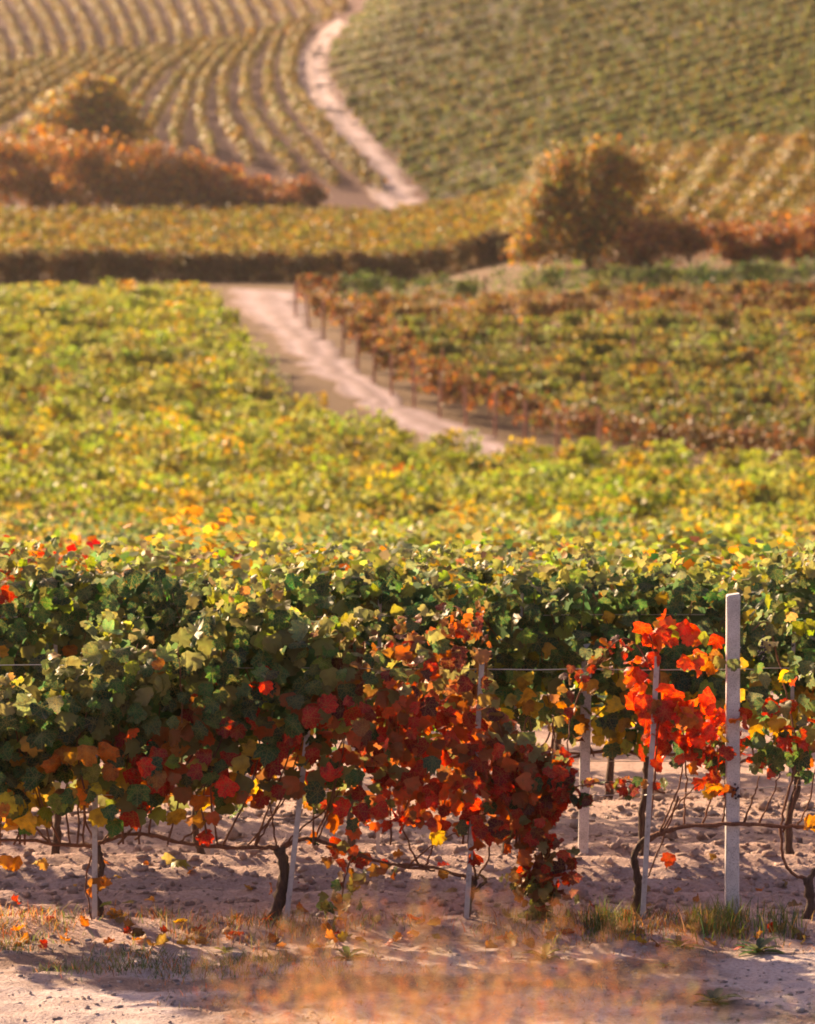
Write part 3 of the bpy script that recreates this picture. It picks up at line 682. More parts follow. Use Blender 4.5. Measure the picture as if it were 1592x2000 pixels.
inner(V2, p2, 1400, (-380, 1900), lambda x: np.interp(x, TOP2[:, 0], TOP2[:, 1]), lambda x: x * 0 + 1440, lambda a, c: {'green': 3, 'deep': 3}, (.12, .36))  # hidden leaf screen added here too, keeping sun off the front

# ---- following rows up to the brow of the slope: vines whose leaves merge
def near_vine(x, Y, h, lab, grp, n, mixd, lo=.6):
    z = float(ground(x, Y)); o = empty('grapevine', (x, Y, z)); tag(o, lab, 'grapevine', grp)
    tube('trunk', spline([(x, Y, z - .05), (x + .03, Y, z + .35), (x, Y, z + .62)], 4), [.03] * 3 + [.022] * 6, M_BARK, o, 6, .12, 3, (x, Y, z))
    P = np.stack([x + rng.uniform(-.6, .6, n), Y + .17 * rng.normal(size=n), z + lo + (h - lo) * rng.beta(1.3, 1.0, n) + .07 * rng.normal(size=n)], 1)
    P[:, 2] += .12 * (vnoise(P[:, 0] * 3, np.full(n, Y), 9) - .5)
    e = np.clip((z + h - P[:, 2]) / .3, 0, 1)
    out = np.stack([np.zeros(n), np.where(P[:, 1] < Y + .05, -1.0, .8), .4 + 1.1 * (1 - e)], 1)
    a, b, c = frames(n, out, 0, .55)
    f = leaf_mass('leaves', M_FOL, P, a, b, c, rng.uniform(.045, .072, n), pick(mixd, n), SMALL, o, (x, Y, z)); tag(f, kind='stuff')
for r, Y in enumerate(np.arange(29.1, 44, 2.55)):
    hw = Y * .105 + .8
    for x in np.arange(-hw + .2 * r % 1, hw, 1.05):
        md = {'pale': 3, 'straw_green': 4, 'lime': 3, 'sage': .8, 'green': .4, 'gold': 1.2, 'tan': .8, 'orange': .2, 'rust': .12}
        if (r == 1 and abs(x - 2.9) < .5) or (r == 2 and -3.1 < x < -2.1): md = {'red': 2.2, 'orange': 1.2, 'gold': 1.2, 'pale': 1.5, 'lime': 1.5}
        near_vine(x + .1 * rng.normal(), Y, 1.60 - .015 * r + .05 * rng.normal(), 'leafy yellow green grapevine in the rows running to the brow behind', 'grapevines of the rows before the valley', 600 if r < 3 else 300, md)

# ------------------------------------------------------------------ posts, stakes and wires of the near rows
def rect_post(name, base, top, w, d, mat, cap=.012):
    """square post with chamfered edges and a slightly worn, canted head"""
    base, top = np.array(base), np.array(top); ax = unit((top - base)[None])[0]
    ex = unit(np.cross(np.array([0, 1., 0]), ax)[None])[0]; ey = np.cross(ax, ex)
    c = .16; prof = [(-1 + c, -1), (1 - c, -1), (1, -1 + c), (1, 1 - c), (1 - c, 1), (-1 + c, 1), (-1, 1 - c), (-1, -1 + c)]
    V, Fq = [], []; n = 14; ln = np.linalg.norm(top - base)
    for i in range(n):
        f = i / (n - 1); sc = 1.0
        for a, b in prof:
            j = 1 + .02 * rng.normal()
            V.append(base + ax * ln * f + ex * a * w / 2 * sc * j + ey * b * d / 2 * sc * j)
    for a, b in prof: V.append(top + ax * (cap * (1 + .4 * a)) + ex * a * w / 2 * .86 + ey * b * d / 2 * .86)
    for i in range(n):
        for j in range(8):
            k = (j + 1) % 8; Fq.append((i * 8 + j, i * 8 + k, (i + 1) * 8 + k, (i + 1) * 8 + j))
    me = bpy.data.meshes.new(name); o0 = base.copy()
    me.from_pydata([tuple(v - o0) for v in V], [], Fq + [tuple(range(n * 8, n * 8 + 8)), tuple(range(7, -1, -1))]); me.materials.append(mat)
    o = link(name, me); o.location = o0; return o
def l_stake(name, base, top, w, label, group):
    """angle iron stake: two thin flanges meeting at an edge"""
    base, top = np.array(base), np.array(top); V, Fq = [], []
    prof = [(-.5, 0), (.42, 0), (.5, .08), (.5, 1.0), (.40, 1.0), (.40, .14), (-.5, .14)]
    k = len(prof); n = 6
    for i in range(n):
        p = base + (top - base) * i / (n - 1)
        for a, b in prof: V.append((p[0] + a * w, p[1] + b * w, p[2]))
    for i in range(n - 1):
        for j in range(k):
            q = (j + 1) % k; Fq.append((i * k + j, i * k + q, (i + 1) * k + q, (i + 1) * k + j))
    me = bpy.data.meshes.new(name); me.from_pydata([tuple(np.array(v) - base) for v in V], [], Fq + [tuple(range((n - 1) * k, n * k))]); me.materials.append(M_METAL)
    o = link(name, me); o.location = base; tag(o, label, 'stake', group); return o
def gpt(plane, px, Y): x = float(plane(px, 1700)[0]); return np.array([x, Y, float(ground_fine(x, Y)) - .05])
post = rect_post('concrete_post', gpt(p1, 1430, Y1), p1(1432, 1164), .080, .085, M_CONC)
tag(post, 'tall pale square concrete post standing bare above the front vines', 'post')
cl_ = tube('wire_tie', [post.location + Vector((.043 * math.cos(a), .046 * math.sin(a), 1.66)) for a in np.linspace(0, 2 * math.pi, 13)], .0022, M_WIRE, post, 4, origin=tuple(post.location))
for (xb, xt, yt, lab) in [(185, 186, 1420, 'upright steel stake beside the twisted trunk with yellow leaves'), (558, 606, 1380, 'steel stake leaning right beside the thick dark trunk'),
                      (910, 942, 1285, 'steel stake rising through the deep red grapevine'), (1254, 1284, 1282, 'steel stake in the sparse scarlet grapevine beside the arching arm'), (-170, -168, 1400, 'steel stake of the dark leafy vine outside the others')]:
    b = gpt(p1, xb, Y1 - .05); l_stake('steel_stake', b, p1(xt, yt, -.05), .031, lab, 'steel stakes of the front row')
post2 = rect_post('concrete_post', gpt(p2, 1139, Y2), p2(1146, 1262), .066, .07, M_CONC)
tag(post2, 'thinner concrete post in the second row, warm lit left edge', 'post')
for (xb, xt, yt) in [(112, 108, 1200), (414, 420, 1190), (738, 742, 1165), (990, 1021, 1155), (1540, 1552, 1170), (-210, -205, 1170)]:
    l_stake('steel_stake', gpt(p2, xb, Y2), p2(xt, yt), .024, 'slim steel stake standing among the second row of vines', 'steel stakes of the second row')
def wire(pa, pb, sag, label):
    n = 18; t_ = np.linspace(0, 1, n)[:, None]; Q = np.array(pa) * (1 - t_) + np.array(pb) * t_; Q[:, 2] -= sag * 4 * (t_ * (1 - t_))[:, 0] - .004 * np.sin(t_[:, 0] * 40)
    o = tube('trellis_wire', Q, .0026, M_WIRE, None, 4); tag(o, label, 'wire', 'trellis wires')
wire(p1(-200, 1295, .03), p1(1432, 1308, .05), .01, 'thin top trellis wire of the front row, tied to the concrete post')
wire(p1(1432, 1308, .05), p1(1800, 1290, .05), .005, 'thin upper wire running on beyond the concrete post')
wire(p1(-200, 1548, .03), p1(1258, 1553, .03), .01, 'thin lower trellis wire stretched across the front row stakes')
wire(p1(1258, 1553, .03), p1(1800, 1512, .05), .01, 'thin lower wire slanting up past the concrete post')
wire(p2(-300, 1205, .03), p2(1900, 1195, .03), .01, 'thin top trellis wire of the second row')
wire(p2(-300, 1486, .03), p2(1900, 1484, .03), .01, 'thin low trellis wire of the second row')

# ------------------------------------------------------------------ soil clods, fallen leaves, grass and weeds
def clods(name, n, xr, yr, smin, smax, label, colA, colB):
    import bmesh
    bm = bmesh.new(); bmesh.ops.create_icosphere(bm, subdivisions=1, radius=1.0)
    tv = np.array([v.co[:] for v in bm.verts]); tf = np.array([[v.index for v in f.verts] for f in bm.faces]); bm.free()
    x = rng.uniform(*xr, n); y = rng.uniform(*yr, n); s = smin * (smax / smin) ** (rng.random(n) ** 2.8)
    z = ground_fine(x, y) + s * .15
    th = rng.uniform(0, 6.28, n)
    V = tv[None] * (1 + .28 * rng.normal(size=(n, len(tv), 1))) * np.array([1, 1, .7]) * (1 + .25 * rng.normal(size=(n, 1, 3)))
    c_, s_ = np.cos(th)[:, None], np.sin(th)[:, None]
    V = np.stack([V[..., 0] * c_ - V[..., 1] * s_, V[..., 0] * s_ + V[..., 1] * c_, V[..., 2]], -1) * s[:, None, None] + np.stack([x, y, z], 1)[:, None]
    cc = lerp3(colA, colB, rng.random(n))
    o = link(name, mesh_np(name, V.reshape(-1, 3), (tf[None] + (np.arange(n) * len(tv))[:, None, None]).reshape(-1, 3), M_SOIL, np.repeat(cc, len(tv), 0), smooth=False))
    tag(o, label, 'soil', kind='stuff')
clods('soil_clods', 8500, (-3.4, 3.4), (24.1, 29.5), .006, .044, 'broken clods of pale earth lying between the vine rows', (.40, .29, .25), (.54, .42, .38))
clods('chalk_pebbles', 3800, (-3.0, 3.0), (20.8, 24.2), .003, .02, 'small chalk pebbles scattered on the bare track', (.33, .27, .25), (.52, .46, .44))

def blades(name, mat, base, h, w, lean, colr, label, cat, parent=None, curve=.5, kind='stuff', az=None):
    n = len(base); az = rng.uniform(0, 6.28, n) if az is None else az; d = np.stack([np.cos(az), np.sin(az), np.zeros(n)], 1)
    side = np.stack([-np.sin(az + 1.2 * rng.normal(size=n)), np.cos(az), np.zeros(n)], 1)
    V = []
    for f, wf in ((0, 1), (.4, .85), (.75, .55), (1, .05)):
        c = base + d * (lean * h * f ** (1 + curve))[:, None] + np.array([0, 0, 1.0]) * (h * f * (1 - .25 * lean * f))[:, None]
        V += [c - side * (w * wf / 2)[:, None], c + side * (w * wf / 2)[:, None]]
    V = np.stack(V, 1); k = np.arange(n)[:, None] * 8
    Fq = np.concatenate([k + np.array([[a, a + 1, a + 3, a + 2]]) for a in (0, 2, 4)])
    o = link(name, mesh_np(name, V.reshape(-1, 3), Fq, mat, np.repeat(colr, 8, 0)), parent)
    if kind == 'stuff': tag(o, label, cat, kind='stuff')
    return o
def field_pts(n, xr, yr, dens, seed):
    x = rng.uniform(*xr, n * 4); y = rng.uniform(*yr, n * 4); keep = rng.random(n * 4) < dens(x, y)
    x, y = x[keep][:n], y[keep][:n]
    return np.stack([x, y, ground_fine(x, y) - .005], 1)
def gcol(mixd, n, s=1.0): return np.clip(pick(mixd, n) * s, 0, .8)
PAL.update({'straw': (.42, .26, .12), 'dry': (.50, .20, .08), 'amber': (.46, .21, .05), 'grassg': (.10, .13, .03), 'hay': (.50, .33, .17)})
# weedy strip along the foot of the front row
B = field_pts(5200, (-3.2, 3.2), (23.3, 24.3), lambda x, y: np.exp(-((y - 23.8) / .27) ** 2) * np.clip(3.2 * (fbm(x * 1.7, y * 3, 51, 4) - .42), 0, 1), 0)
n = len(B); blades('dry_grass', M_GRASS, B, rng.uniform(.02, .12, n), rng.uniform(.003, .006, n), rng.uniform(.1, 1.2, n), gcol({'dry': 1.5, 'brown': 2.5, 'rust': 2, 'straw': 2, 'grassg': 2.0, 'olive': 1.6}, n), 'low dry grass and weeds along the foot of the front vine row', 'grass')
B = field_pts(11000, (-3.2, 3.2), (22.2, 23.7), lambda x, y: np.clip(1.1 - (x + 1.1) / .9, 0, 1) * np.exp(-((y - 23.0) / .42) ** 2) * np.clip(4 * (fbm(x * 1.3, y * 1.7, 61, 3) - .3), 0, 1), 0)
n = len(B); blades('green_grass', M_GRASS, B, rng.uniform(.02, .09, n), rng.uniform(.003, .006, n), rng.uniform(.2, 1.0, n), gcol({'grassg': 4, 'deep': 2, 'olive': 2.5, 'dry': 1.2, 'brown': 1.4}, n), 'short dark green turf on the chalk track under the leafy vines', 'grass')
B = field_pts(2600, (-3.2, 3.2), (21.0, 23.5), lambda x, y: np.clip(4 * (fbm(x * 1.1, y * 1.5, 71, 3) - .5), 0, 1), 0)
n = len(B); blades('thin_grass', M_GRASS, B, rng.uniform(.015, .06, n), rng.uniform(.002, .005, n), rng.uniform(.3, 1.2, n), gcol({'brown': 3, 'dry': 2, 'olive': 2, 'straw': 1}, n), 'thin withered grass scattered over the chalk track', 'grass')
B = np.concatenate([np.array([p1(a, 1818)[:2].tolist() + [0] for a in c + 22 * rng.normal(size=150)]) for c in (760 + 610, 1205, 1165, 1430, 1400, 1520)])
B[:, 1] = 23.75 + .13 * rng.normal(size=len(B)); B[:, 2] = ground_fine(B[:, 0], B[:, 1]) - .01
n = len(B); blades('green_weeds', M_GRASS, B, rng.uniform(.06, .19, n), rng.uniform(.004, .008, n), rng.uniform(.1, .6, n), gcol({'grassg': 4, 'olive': 2, 'deep': 1.5, 'straw': .7}, n), 'knee low green weeds around the concrete post and scarlet vine', 'weeds')
def weed(px, Y, rad, nl, mixd, lab):
    x = float(pt(px, 1900, Y)[0]); z = float(ground_fine(x, Y)); o = empty('weed_plant', (x, Y, z)); tag(o, lab, 'weed', 'weeds on the track')
    for k in range(nl):
        a = k / nl * 6.28 + .3 * rng.normal(); L_ = rad * rng.uniform(.7, 1.15); el = rng.uniform(.25, 1.0)
        d = np.array([math.cos(a), math.sin(a), 0]); s = np.array([-math.sin(a), math.cos(a), 0]); V = []
        for f, w in ((0, .25), (.3, .8), (.6, 1.0), (.85, .6), (1, .05)):
            c = d * L_ * f * math.cos(el * (1 - .5 * f)) + np.array([0, 0, L_ * (math.sin(el) * f - .35 * f * f)]); ww = L_ * .15 * w
            V += [c - s * ww + np.array([0, 0, ww * .4]), c, c + s * ww + np.array([0, 0, ww * .4])]
        Fq = [(i * 3 + j, i * 3 + j + 1, i * 3 + j + 4, i * 3 + j + 3) for i in range(4) for j in range(2)]
        link('leaf', mesh_np('weed_leaf', np.array(V), np.array(Fq), M_GRASS, np.tile(pick(mixd, 1), (15, 1))), o)
GW = {'grassg': 3, 'sage': 3, 'deep': 1}
weed(680, 23.05, .13, 14, GW, 'grey green spiky weed on chalk below the leaning stake')
weed(1062, 23.05, .15, 13, GW, 'grey green weed rosette below the trailing red shoots')
weed(1398, 21.75, .15, 15, {'deep': 3, 'grassg': 2, 'sage': 1}, 'dark bushy weed alone on the bare chalk')
weed(1325, 23.35, .14, 12, GW, 'broad leaved weed just before the foot of the arching vine')
weed(1480, 23.2, .17, 14, GW, 'broad leaved weed in front of the concrete post')
weed(440, 23.15, .08, 9, {'grassg': 3, 'lime': 1}, 'small bright green weed at the edge of the dark turf')
weed(1295, 22.75, .07, 8, GW, 'small flat weed on the open chalk between the rosettes')
# fallen leaves
for k in range(120):
    if k < 40: x, Y = rng.uniform(-2.4, 2.4), rng.uniform(24.3, 26.2)
    else: x, Y = rng.uniform(-2.3, 2.3), rng.uniform(23.3, 24.0)
    o = link('fallen_leaf', LEAF_ME[int(rng.integers(0, 14))]); s = rng.uniform(.04, .065)
    o.location = (x, Y, float(ground_fine(x, Y)) + .02); o.rotation_euler = (.5 * rng.normal(), .5 * rng.normal(), rng.uniform(0, 6.28)); o.scale = (s, s, s)
    o.color = (*[float(c) for c in pick({'rust': 3, 'orange': 3, 'tan': 2, 'red': 1.5, 'gold': 1}, 1)[0]], 1)
    tag(o, 'dry fallen vine leaf lying on the crumbly soil', 'leaf', 'fallen leaves')

# tall dry grass on the bank near the camera, far out of focus
def stalks(name, n, cx_px, spread_px, Yr, top_px, mixd, label, hvar=.25):
    Y = rng.uniform(*Yr, n); px = cx_px + spread_px * rng.normal(size=n); x = (px - CX) / F_PX * Y
    z = ground(x, Y); ztop = np.array([pz(a, t_, y_) for a, t_, y_ in zip(px, top_px + np.abs(rng.normal(size=n)) * 150 * (hvar / .25) + np.abs(px - cx_px) * .35, Y)])
    h = np.maximum(ztop - z, .15)
    B = np.stack([x, Y, z - .02], 1)
    az, ln = rng.uniform(0, 6.28, n), rng.uniform(.08, .55, n)
    blades(name, M_GRASS, B, h, rng.uniform(.0015, .003, n), ln, gcol(mixd, n), label, 'grass', az=az)
    # feathery seed heads: many fine bracts along the upper stalk
    k = 46; f = 1 - .5 * rng.random(n * k) ** 1.5; R = lambda v: np.repeat(v, k)
    P = np.stack([R(x) + np.cos(R(az)) * R(ln * h) * f ** 1.5, R(Y) + np.sin(R(az)) * R(ln * h) * f ** 1.5, R(z) + R(h) * f * (1 - .25 * R(ln) * f)], 1)
    P += .018 * rng.normal(size=(n * k, 3))
    a, b, c = frames(n * k, np.zeros((n * k, 3)), .2, 1.0)
    o = leaf_mass(name + '_heads', M_GRASS, P, a, -b, c, rng.uniform(.003, .0075, n * k), gcol(mixd, n * k, .75), QUAD); tag(o, label.replace('tall', 'feathery heads of the tall'), 'grass', kind='stuff')
HAY = {'hay': 3, 'straw': 2, 'dry': 3}
stalks('tall_grass', 170, 880, 80, (7.6, 10.0), 1670, HAY, 'tall straw coloured grass on the bank below the deep red vine')
stalks('tall_grass', 110, 1030, 60, (8.2, 10.5), 1790, HAY, 'tall straw coloured grass on the bank below the trailing shoots')
stalks('tall_grass', 115, 720, 80, (9.0, 11.5), 1730, HAY, 'tall straw coloured grass on the bank left of the densest tuft')
stalks('tall_grass', 120, 1570, 70, (8.0, 10.5), 1900, {'olive': 2, 'straw': 2, 'grassg': 3}, 'tall yellowish green grass on the bank at the road side')

# ------------------------------------------------------------------ vine rows of the valley and hills
def row_mass(P, h, w, dens, size, mixd, lo=.35, seed=0, wob=.25, patch=None, upb=.9, templates=QUAD, cl=2.6, even=0.0):
    seg = np.linalg.norm(np.diff(P[:, :2], axis=0), axis=1); s = np.r_[0, np.cumsum(seg)]; L_ = s[-1]
    n = int(L_ * dens); nc = max(3, int(L_ * cl))
    # shoots gather in clumps; each clump has its own height, width and tint
    ct = rng.uniform(0, L_, nc); vig = vnoise(ct / 2.3, np.full(nc, seed * 3.7), 5)
    ch = h * np.clip(1 - wob * .6 + wob * vig + .10 * rng.normal(size=nc), .5, 1.45); ctint = pick(mixd, nc, var=.16) * (.7 + .6 * (vig * (1 - even) + .5 * even))[:, None]
    wgt = rng.uniform(.3, 1.2, nc); k = rng.choice(nc, n, p=wgt / wgt.sum())
    t_ = np.clip(ct[k] + max(.26, .62 / cl) * rng.normal(size=n), 0, L_)
    Q = np.stack([np.interp(t_, s, P[:, q]) for q in range(3)], 1)
    D = np.stack([np.interp(t_, s, np.gradient(P[:, q], s)) for q in range(2)], 1); D /= np.linalg.norm(D, axis=1, keepdims=True) + 1e-9
    side = np.stack([D[:, 1], -D[:, 0]], 1)
    coff = w * .22 * rng.normal(size=nc)
    f = rng.beta(1.4, .9, n); off = coff[k] + w * .5 * np.clip(rng.normal(size=n) * .5, -1.2, 1.2) * (1.15 - .5 * f)
    Q[:, :2] += side * off[:, None]; Q[:, 2] = ground(Q[:, 0], Q[:, 1]) + lo * h + (ch[k] - lo * h) * f
    outw = np.concatenate([side * np.sign(off)[:, None] * .8, (upb * f ** 2)[:, None]], 1)
    tw = .6 * (1 - even) + .08 * even; c = pick(mixd, n, var=.18) * (1 - tw) + ctint[k] * tw
    if patch is not None: c = patch(Q, c)
    return Q, frames(n, outw, .1, .6), size * rng.uniform(.7, 1.25, n), c
def vine_row(P, label, group, h=1.75, w=.7, dens=90, size=.12, mixd=None, seed=0, lo=.35, patch=None, templates=QUAD, wob=.25, cl=2.6, dry=1.0, even=0.0):
    Q, fr, S, c = row_mass(P, h, w, dens, size, mixd, lo, seed, patch=patch, templates=templates, wob=wob, cl=cl, even=even)
    if not len(Q): return
    c = c * dry  # plain dimming factor on the row's leaf colours
    o0 = Q.mean(0); o0[2] = float(ground(o0[0], o0[1]))
    o = leaf_mass('vine_row', M_FOL, Q, *fr, S, c, templates, None, tuple(o0)); o.location = o0; tag(o, label, 'vine row', group); return o

# yellow field in the valley: rows run across the view
for k, Y in enumerate(np.arange(45.0, 100, 2.6)):
    xx = np.arange(-Y * .11 - 1, Y * .11 + 1, 1.0); yy = Y + .1 * np.sin(xx / 3 + k)
    vine_row(np.stack([xx, yy, ground(xx, yy)], 1), 'pale yellow green vine row falling away down the slope behind the brow', 'vine rows of the near slope', 1.55, .8, 150, .085, {'pale': 2.6, 'straw_green': 3, 'lime': 3, 'sage': 1, 'green': .8, 'gold': 1.2, 'tan': .6, 'rust': .25}, 60 + k, .45, wob=.35, cl=2.4, templates=SMALL if k < 2 else QUAD)
YEL = {'lime': 5.5, 'gold': .9, 'yellow': .9, 'straw_green': 4.2, 'olive': 2.2, 'sage': .6, 'orange': .06, 'rust': .06}
EDGE = np.array([hit(*p)[:2] for p in [(450, 655), (505, 705), (560, 740), (640, 808), (735, 892), (860, 945), (1000, 992)]])
FAR_R = np.array([hit(*p)[:2] for p in [(1200, 965), (1400, 980), (1592, 998), (1760, 1010)]])
seed = 0
for Y in np.arange(101, 226, 3.0):
    seed += 1; half = Y * .108 + 1
    right = half
    if Y > FAR_R[-1, 1]:
        E = np.vstack([EDGE, FAR_R]); E = E[np.argsort(E[:, 1])]
        right = min(half, float(np.interp(Y, E[:, 1], E[:, 0])) - .5)
    xx = np.arange(-half, right, 1.0)
    if len(xx) < 4: continue
    yy = Y + .03 * xx + .25 * np.sin(xx / 7 + seed)
    if seed == 1: pass
    P = np.stack([xx, yy, ground(xx, yy)], 1)
    vine_row(P, 'long yellow green vine row in the sunlit field left of the dirt track', 'vine rows of the yellow valley field', 1.75, .9, 190 if Y < 140 else 150, .12 if Y < 140 else .135, YEL, seed, .3, wob=.42, cl=2.4)
# field right of the track, rows end in posts along it
ENDS = [(594, 620), (622, 642), (650, 664), (688, 694), (718, 722), (750, 748), (785, 775), (830, 798), (880, 818), (932, 838), (988, 856), (1046, 874), (1110, 890), (1190, 905)]
OLV = {'olive': 3.6, 'lime': 2.0, 'gold': 1.0, 'rust': .5, 'brown': .8, 'green': 1.6, 'straw_green': 1.0}
RST = {'rust': 1.3, 'brown': 2.8, 'olive': 3, 'gold': .6}
for k, (ex, ey) in enumerate(ENDS):
    f = k / (len(ENDS) - 1); ry = 588 + f * (962 - 588)
    A, Bp = hit(ex, ey), hit(1780, ry); n = int(np.hypot(*(Bp - A)[:2])) + 4
    t_ = np.linspace(-.4 / n, 1, n); xx = A[0] + (Bp[0] - A[0]) * t_; yy = A[1] + (Bp[1] - A[1]) * t_
    P = np.stack([xx, yy, ground(xx, yy)], 1)
    md = {'green': 3, 'olive': 3, 'lime': 1.5, 'deep': 1} if k == 0 else (RST if k in (1, 2, 13) else OLV)
    vine_row(P, 'dark green vine row closing the right hand field below the bank' if k == 0 else ('rust brown vine row reaching the dirt track in the right hand field' if md is RST else 'olive green vine row reaching the dirt track in the right hand field'), 'vine rows of the right hand field', 2.1 if k == 0 else 1.7, .6, 220, .13, md, 100 + k, .36, wob=.12, cl=6, even=.3, patch=(lambda Q, c, A=A: np.where((np.hypot(Q[:, 0] - A[0], Q[:, 1] - A[1]) < 1.6 + .6 * rng.random(len(Q)))[:, None], pick({'rust': 1.6, 'brown': 4, 'olive': 1.6, 'gold': .5}, len(Q)), c)))
    e = A + np.array([-.45, -.1, 0]); z = float(ground(e[0], e[1]))
    o = rect_post('end_post', (e[0], e[1], z - .1), (e[0] + .08 * rng.normal(), e[1], z + 1.75 + .12 * rng.normal()), .13, .13, M_WOOD)
    tag(o, 'weathered reddish wooden post at the track end of a vine row', 'post', 'row end posts beside the dirt track')
    for j in range(4):
        t0 = .06 + .2 * j + .04 * rng.random(); x0, y0 = A[0] + (Bp[0] - A[0]) * t0, A[1] + (Bp[1] - A[1]) * t0; z = float(ground(x0, y0))
        o = rect_post('row_post', (x0, y0, z - .1), (x0, y0, z + 2.0), .09, .09, M_WOOD); tag(o, 'thin wooden post rising out of a vine row in the right hand field', 'post', 'posts inside the right hand field')
# flat terrace across the valley
TER = {'olive': 2.6, 'gold': 2.2, 'lime': 1.8, 'yellow': .8, 'tan': .8, 'orange': .25}
for k, Y in enumerate(np.arange(266, 352, 2.5)):
    xr = Y * (1010 - CX) / F_PX; xx = np.arange(-Y * .112, xr + 2, 1.5); yy = Y - .012 * xx
    P = np.stack([xx, yy, ground(xx, yy)], 1)
    vine_row(P, 'straight golden green vine row on the flat terrace below the hills', 'vine rows of the terrace', 1.75 if k else 1.9, .9 if k else 1.3, 60 if k > 1 else 600, .2 if k > 1 else .16, TER if k else {'olive': 3, 'brown': 2, 'rust': 1.5, 'gold': 1}, 200 + k, .0 if k == 0 else .35, cl=2.6 if k > 1 else 7, dry=.6 if k else .4, even=.5)  # front row browner and dimmer: its shaded face is put into the colour
# knoll of tall vines on the right
for k, (bx, by, tx, ty) in enumerate([(1010 + 62 * i, 478 + 2 * i, 1060 + 74 * i, 352 - 7.2 * i) for i in range(13)]):
    A, Bp = hit(bx, by), hit(tx, ty); n = int(np.hypot(*(Bp - A)[:2])) + 4; t_ = np.linspace(0, 1, n)
    xx = A[0] + (Bp[0] - A[0]) * t_; yy = A[1] + (Bp[1] - A[1]) * t_
    vine_row(np.stack([xx, yy, ground(xx, yy)], 1), 'tall golden vine row climbing the knoll behind the golden tree', 'vine rows of the knoll', 2.1, 2.2, 130, .2, {'gold': 3, 'olive': 2.6, 'tan': 1.4, 'lime': 1.3, 'rust': .6}, 300 + k, .3, dry=.52, even=.4)
# far left hill, lower field: traced rows
LOW = [[(-120, 190), (-60, 180), (0, 168), (62, 140)], [(-140, 225), (-60, 212), (30, 182), (112, 134)], [(-100, 262), (-30, 240), (70, 178), (152, 130)], [(-60, 285), (10, 246), (90, 188), (190, 127)], [(0, 300), (50, 262), (140, 180), (228, 124)],
       [(70, 300), (110, 250), (190, 170), (268, 118)], [(140, 290), (175, 240), (240, 160), (308, 114)], [(200, 275), (230, 215), (280, 155), (345, 110)], [(250, 262), (265, 220), (312, 155), (382, 106)], [(292, 272), (303, 246), (348, 168), (412, 101)],
       [(346, 300), (344, 270), (378, 165), (440, 97)], [(418, 320), (392, 250), (405, 165), (466, 93)], [(500, 338), (444, 250), (440, 160), (492, 88)], [(572, 352), (492, 240), (482, 150), (520, 82)],
       [(655, 372), (545, 245), (524, 150), (550, 76)], [(720, 372), (590, 232), (557, 140), (580, 68)], [(745, 385), (630, 262), (572, 175), (576, 110), (606, 60)]]
LOWM = {'olive': 3, 'gold': 2.4, 'lime': 1.6, 'tan': 1.2, 'rust': .35}
for k, c in enumerate(LOW):
    P = trace(c, 9); P[:, 2] = ground(P[:, 0], P[:, 1])
    vine_row(P, 'curving golden vine row with dark soil beside it on the far hill', 'vine rows curving up the far hill', 1.6, .85, 42, .24, LOWM if k % 4 else {'olive': 2, 'gold': 2, 'rust': 1, 'lime': 1}, 400 + k, .2, dry=.5, even=.6)
BREAK = np.array([(-160, 175), (0, 152), (100, 130), (200, 118), (300, 111), (400, 98), (500, 80), (600, 54), (650, 40), (720, 14)], float)
P = trace([tuple(b) for b in BREAK[:-1]], 9); P[:, 2] = ground(P[:, 0], P[:, 1])
vine_row(P, 'vine row edging the bend line that divides the far hill fields', None, 1.6, .9, 45, .24, LOWM, 450, .2, dry=.5)
xb = -60.0; k = 0
while xb < 690:
    yb = float(np.interp(xb, BREAK[:, 0], BREAK[:, 1])); f = np.clip((xb - 380) / 250, 0, 1)
    c = [(xb + 3, yb - 4), (xb - 2 - 14 * f, yb - 35), (xb - 22 - 26 * f, yb - 85), (xb - 62 - 22 * f, yb - 150)]
    c = [q for q in c if q[1] > -14] + ([(c[-1][0] if c[-1][1] > -14 else np.interp(-14, [q[1] for q in c[::-1]], [q[0] for q in c[::-1]]), -15)])
    P = trace(c, 9); P[:, 2] = ground(P[:, 0], P[:, 1])
    vine_row(P, 'golden vine row climbing the upper far hill beyond the bend line', 'vine rows of the upper far hill', 1.6, .85, 34, .26, {'olive': 2.6, 'gold': 2.2, 'tan': 2, 'lime': .8, 'rust': .4 + 1.5 * f}, 470 + k, .2, dry=.45, even=.6)
    xb += 35 + 4 * rng.normal() * .3; k += 1
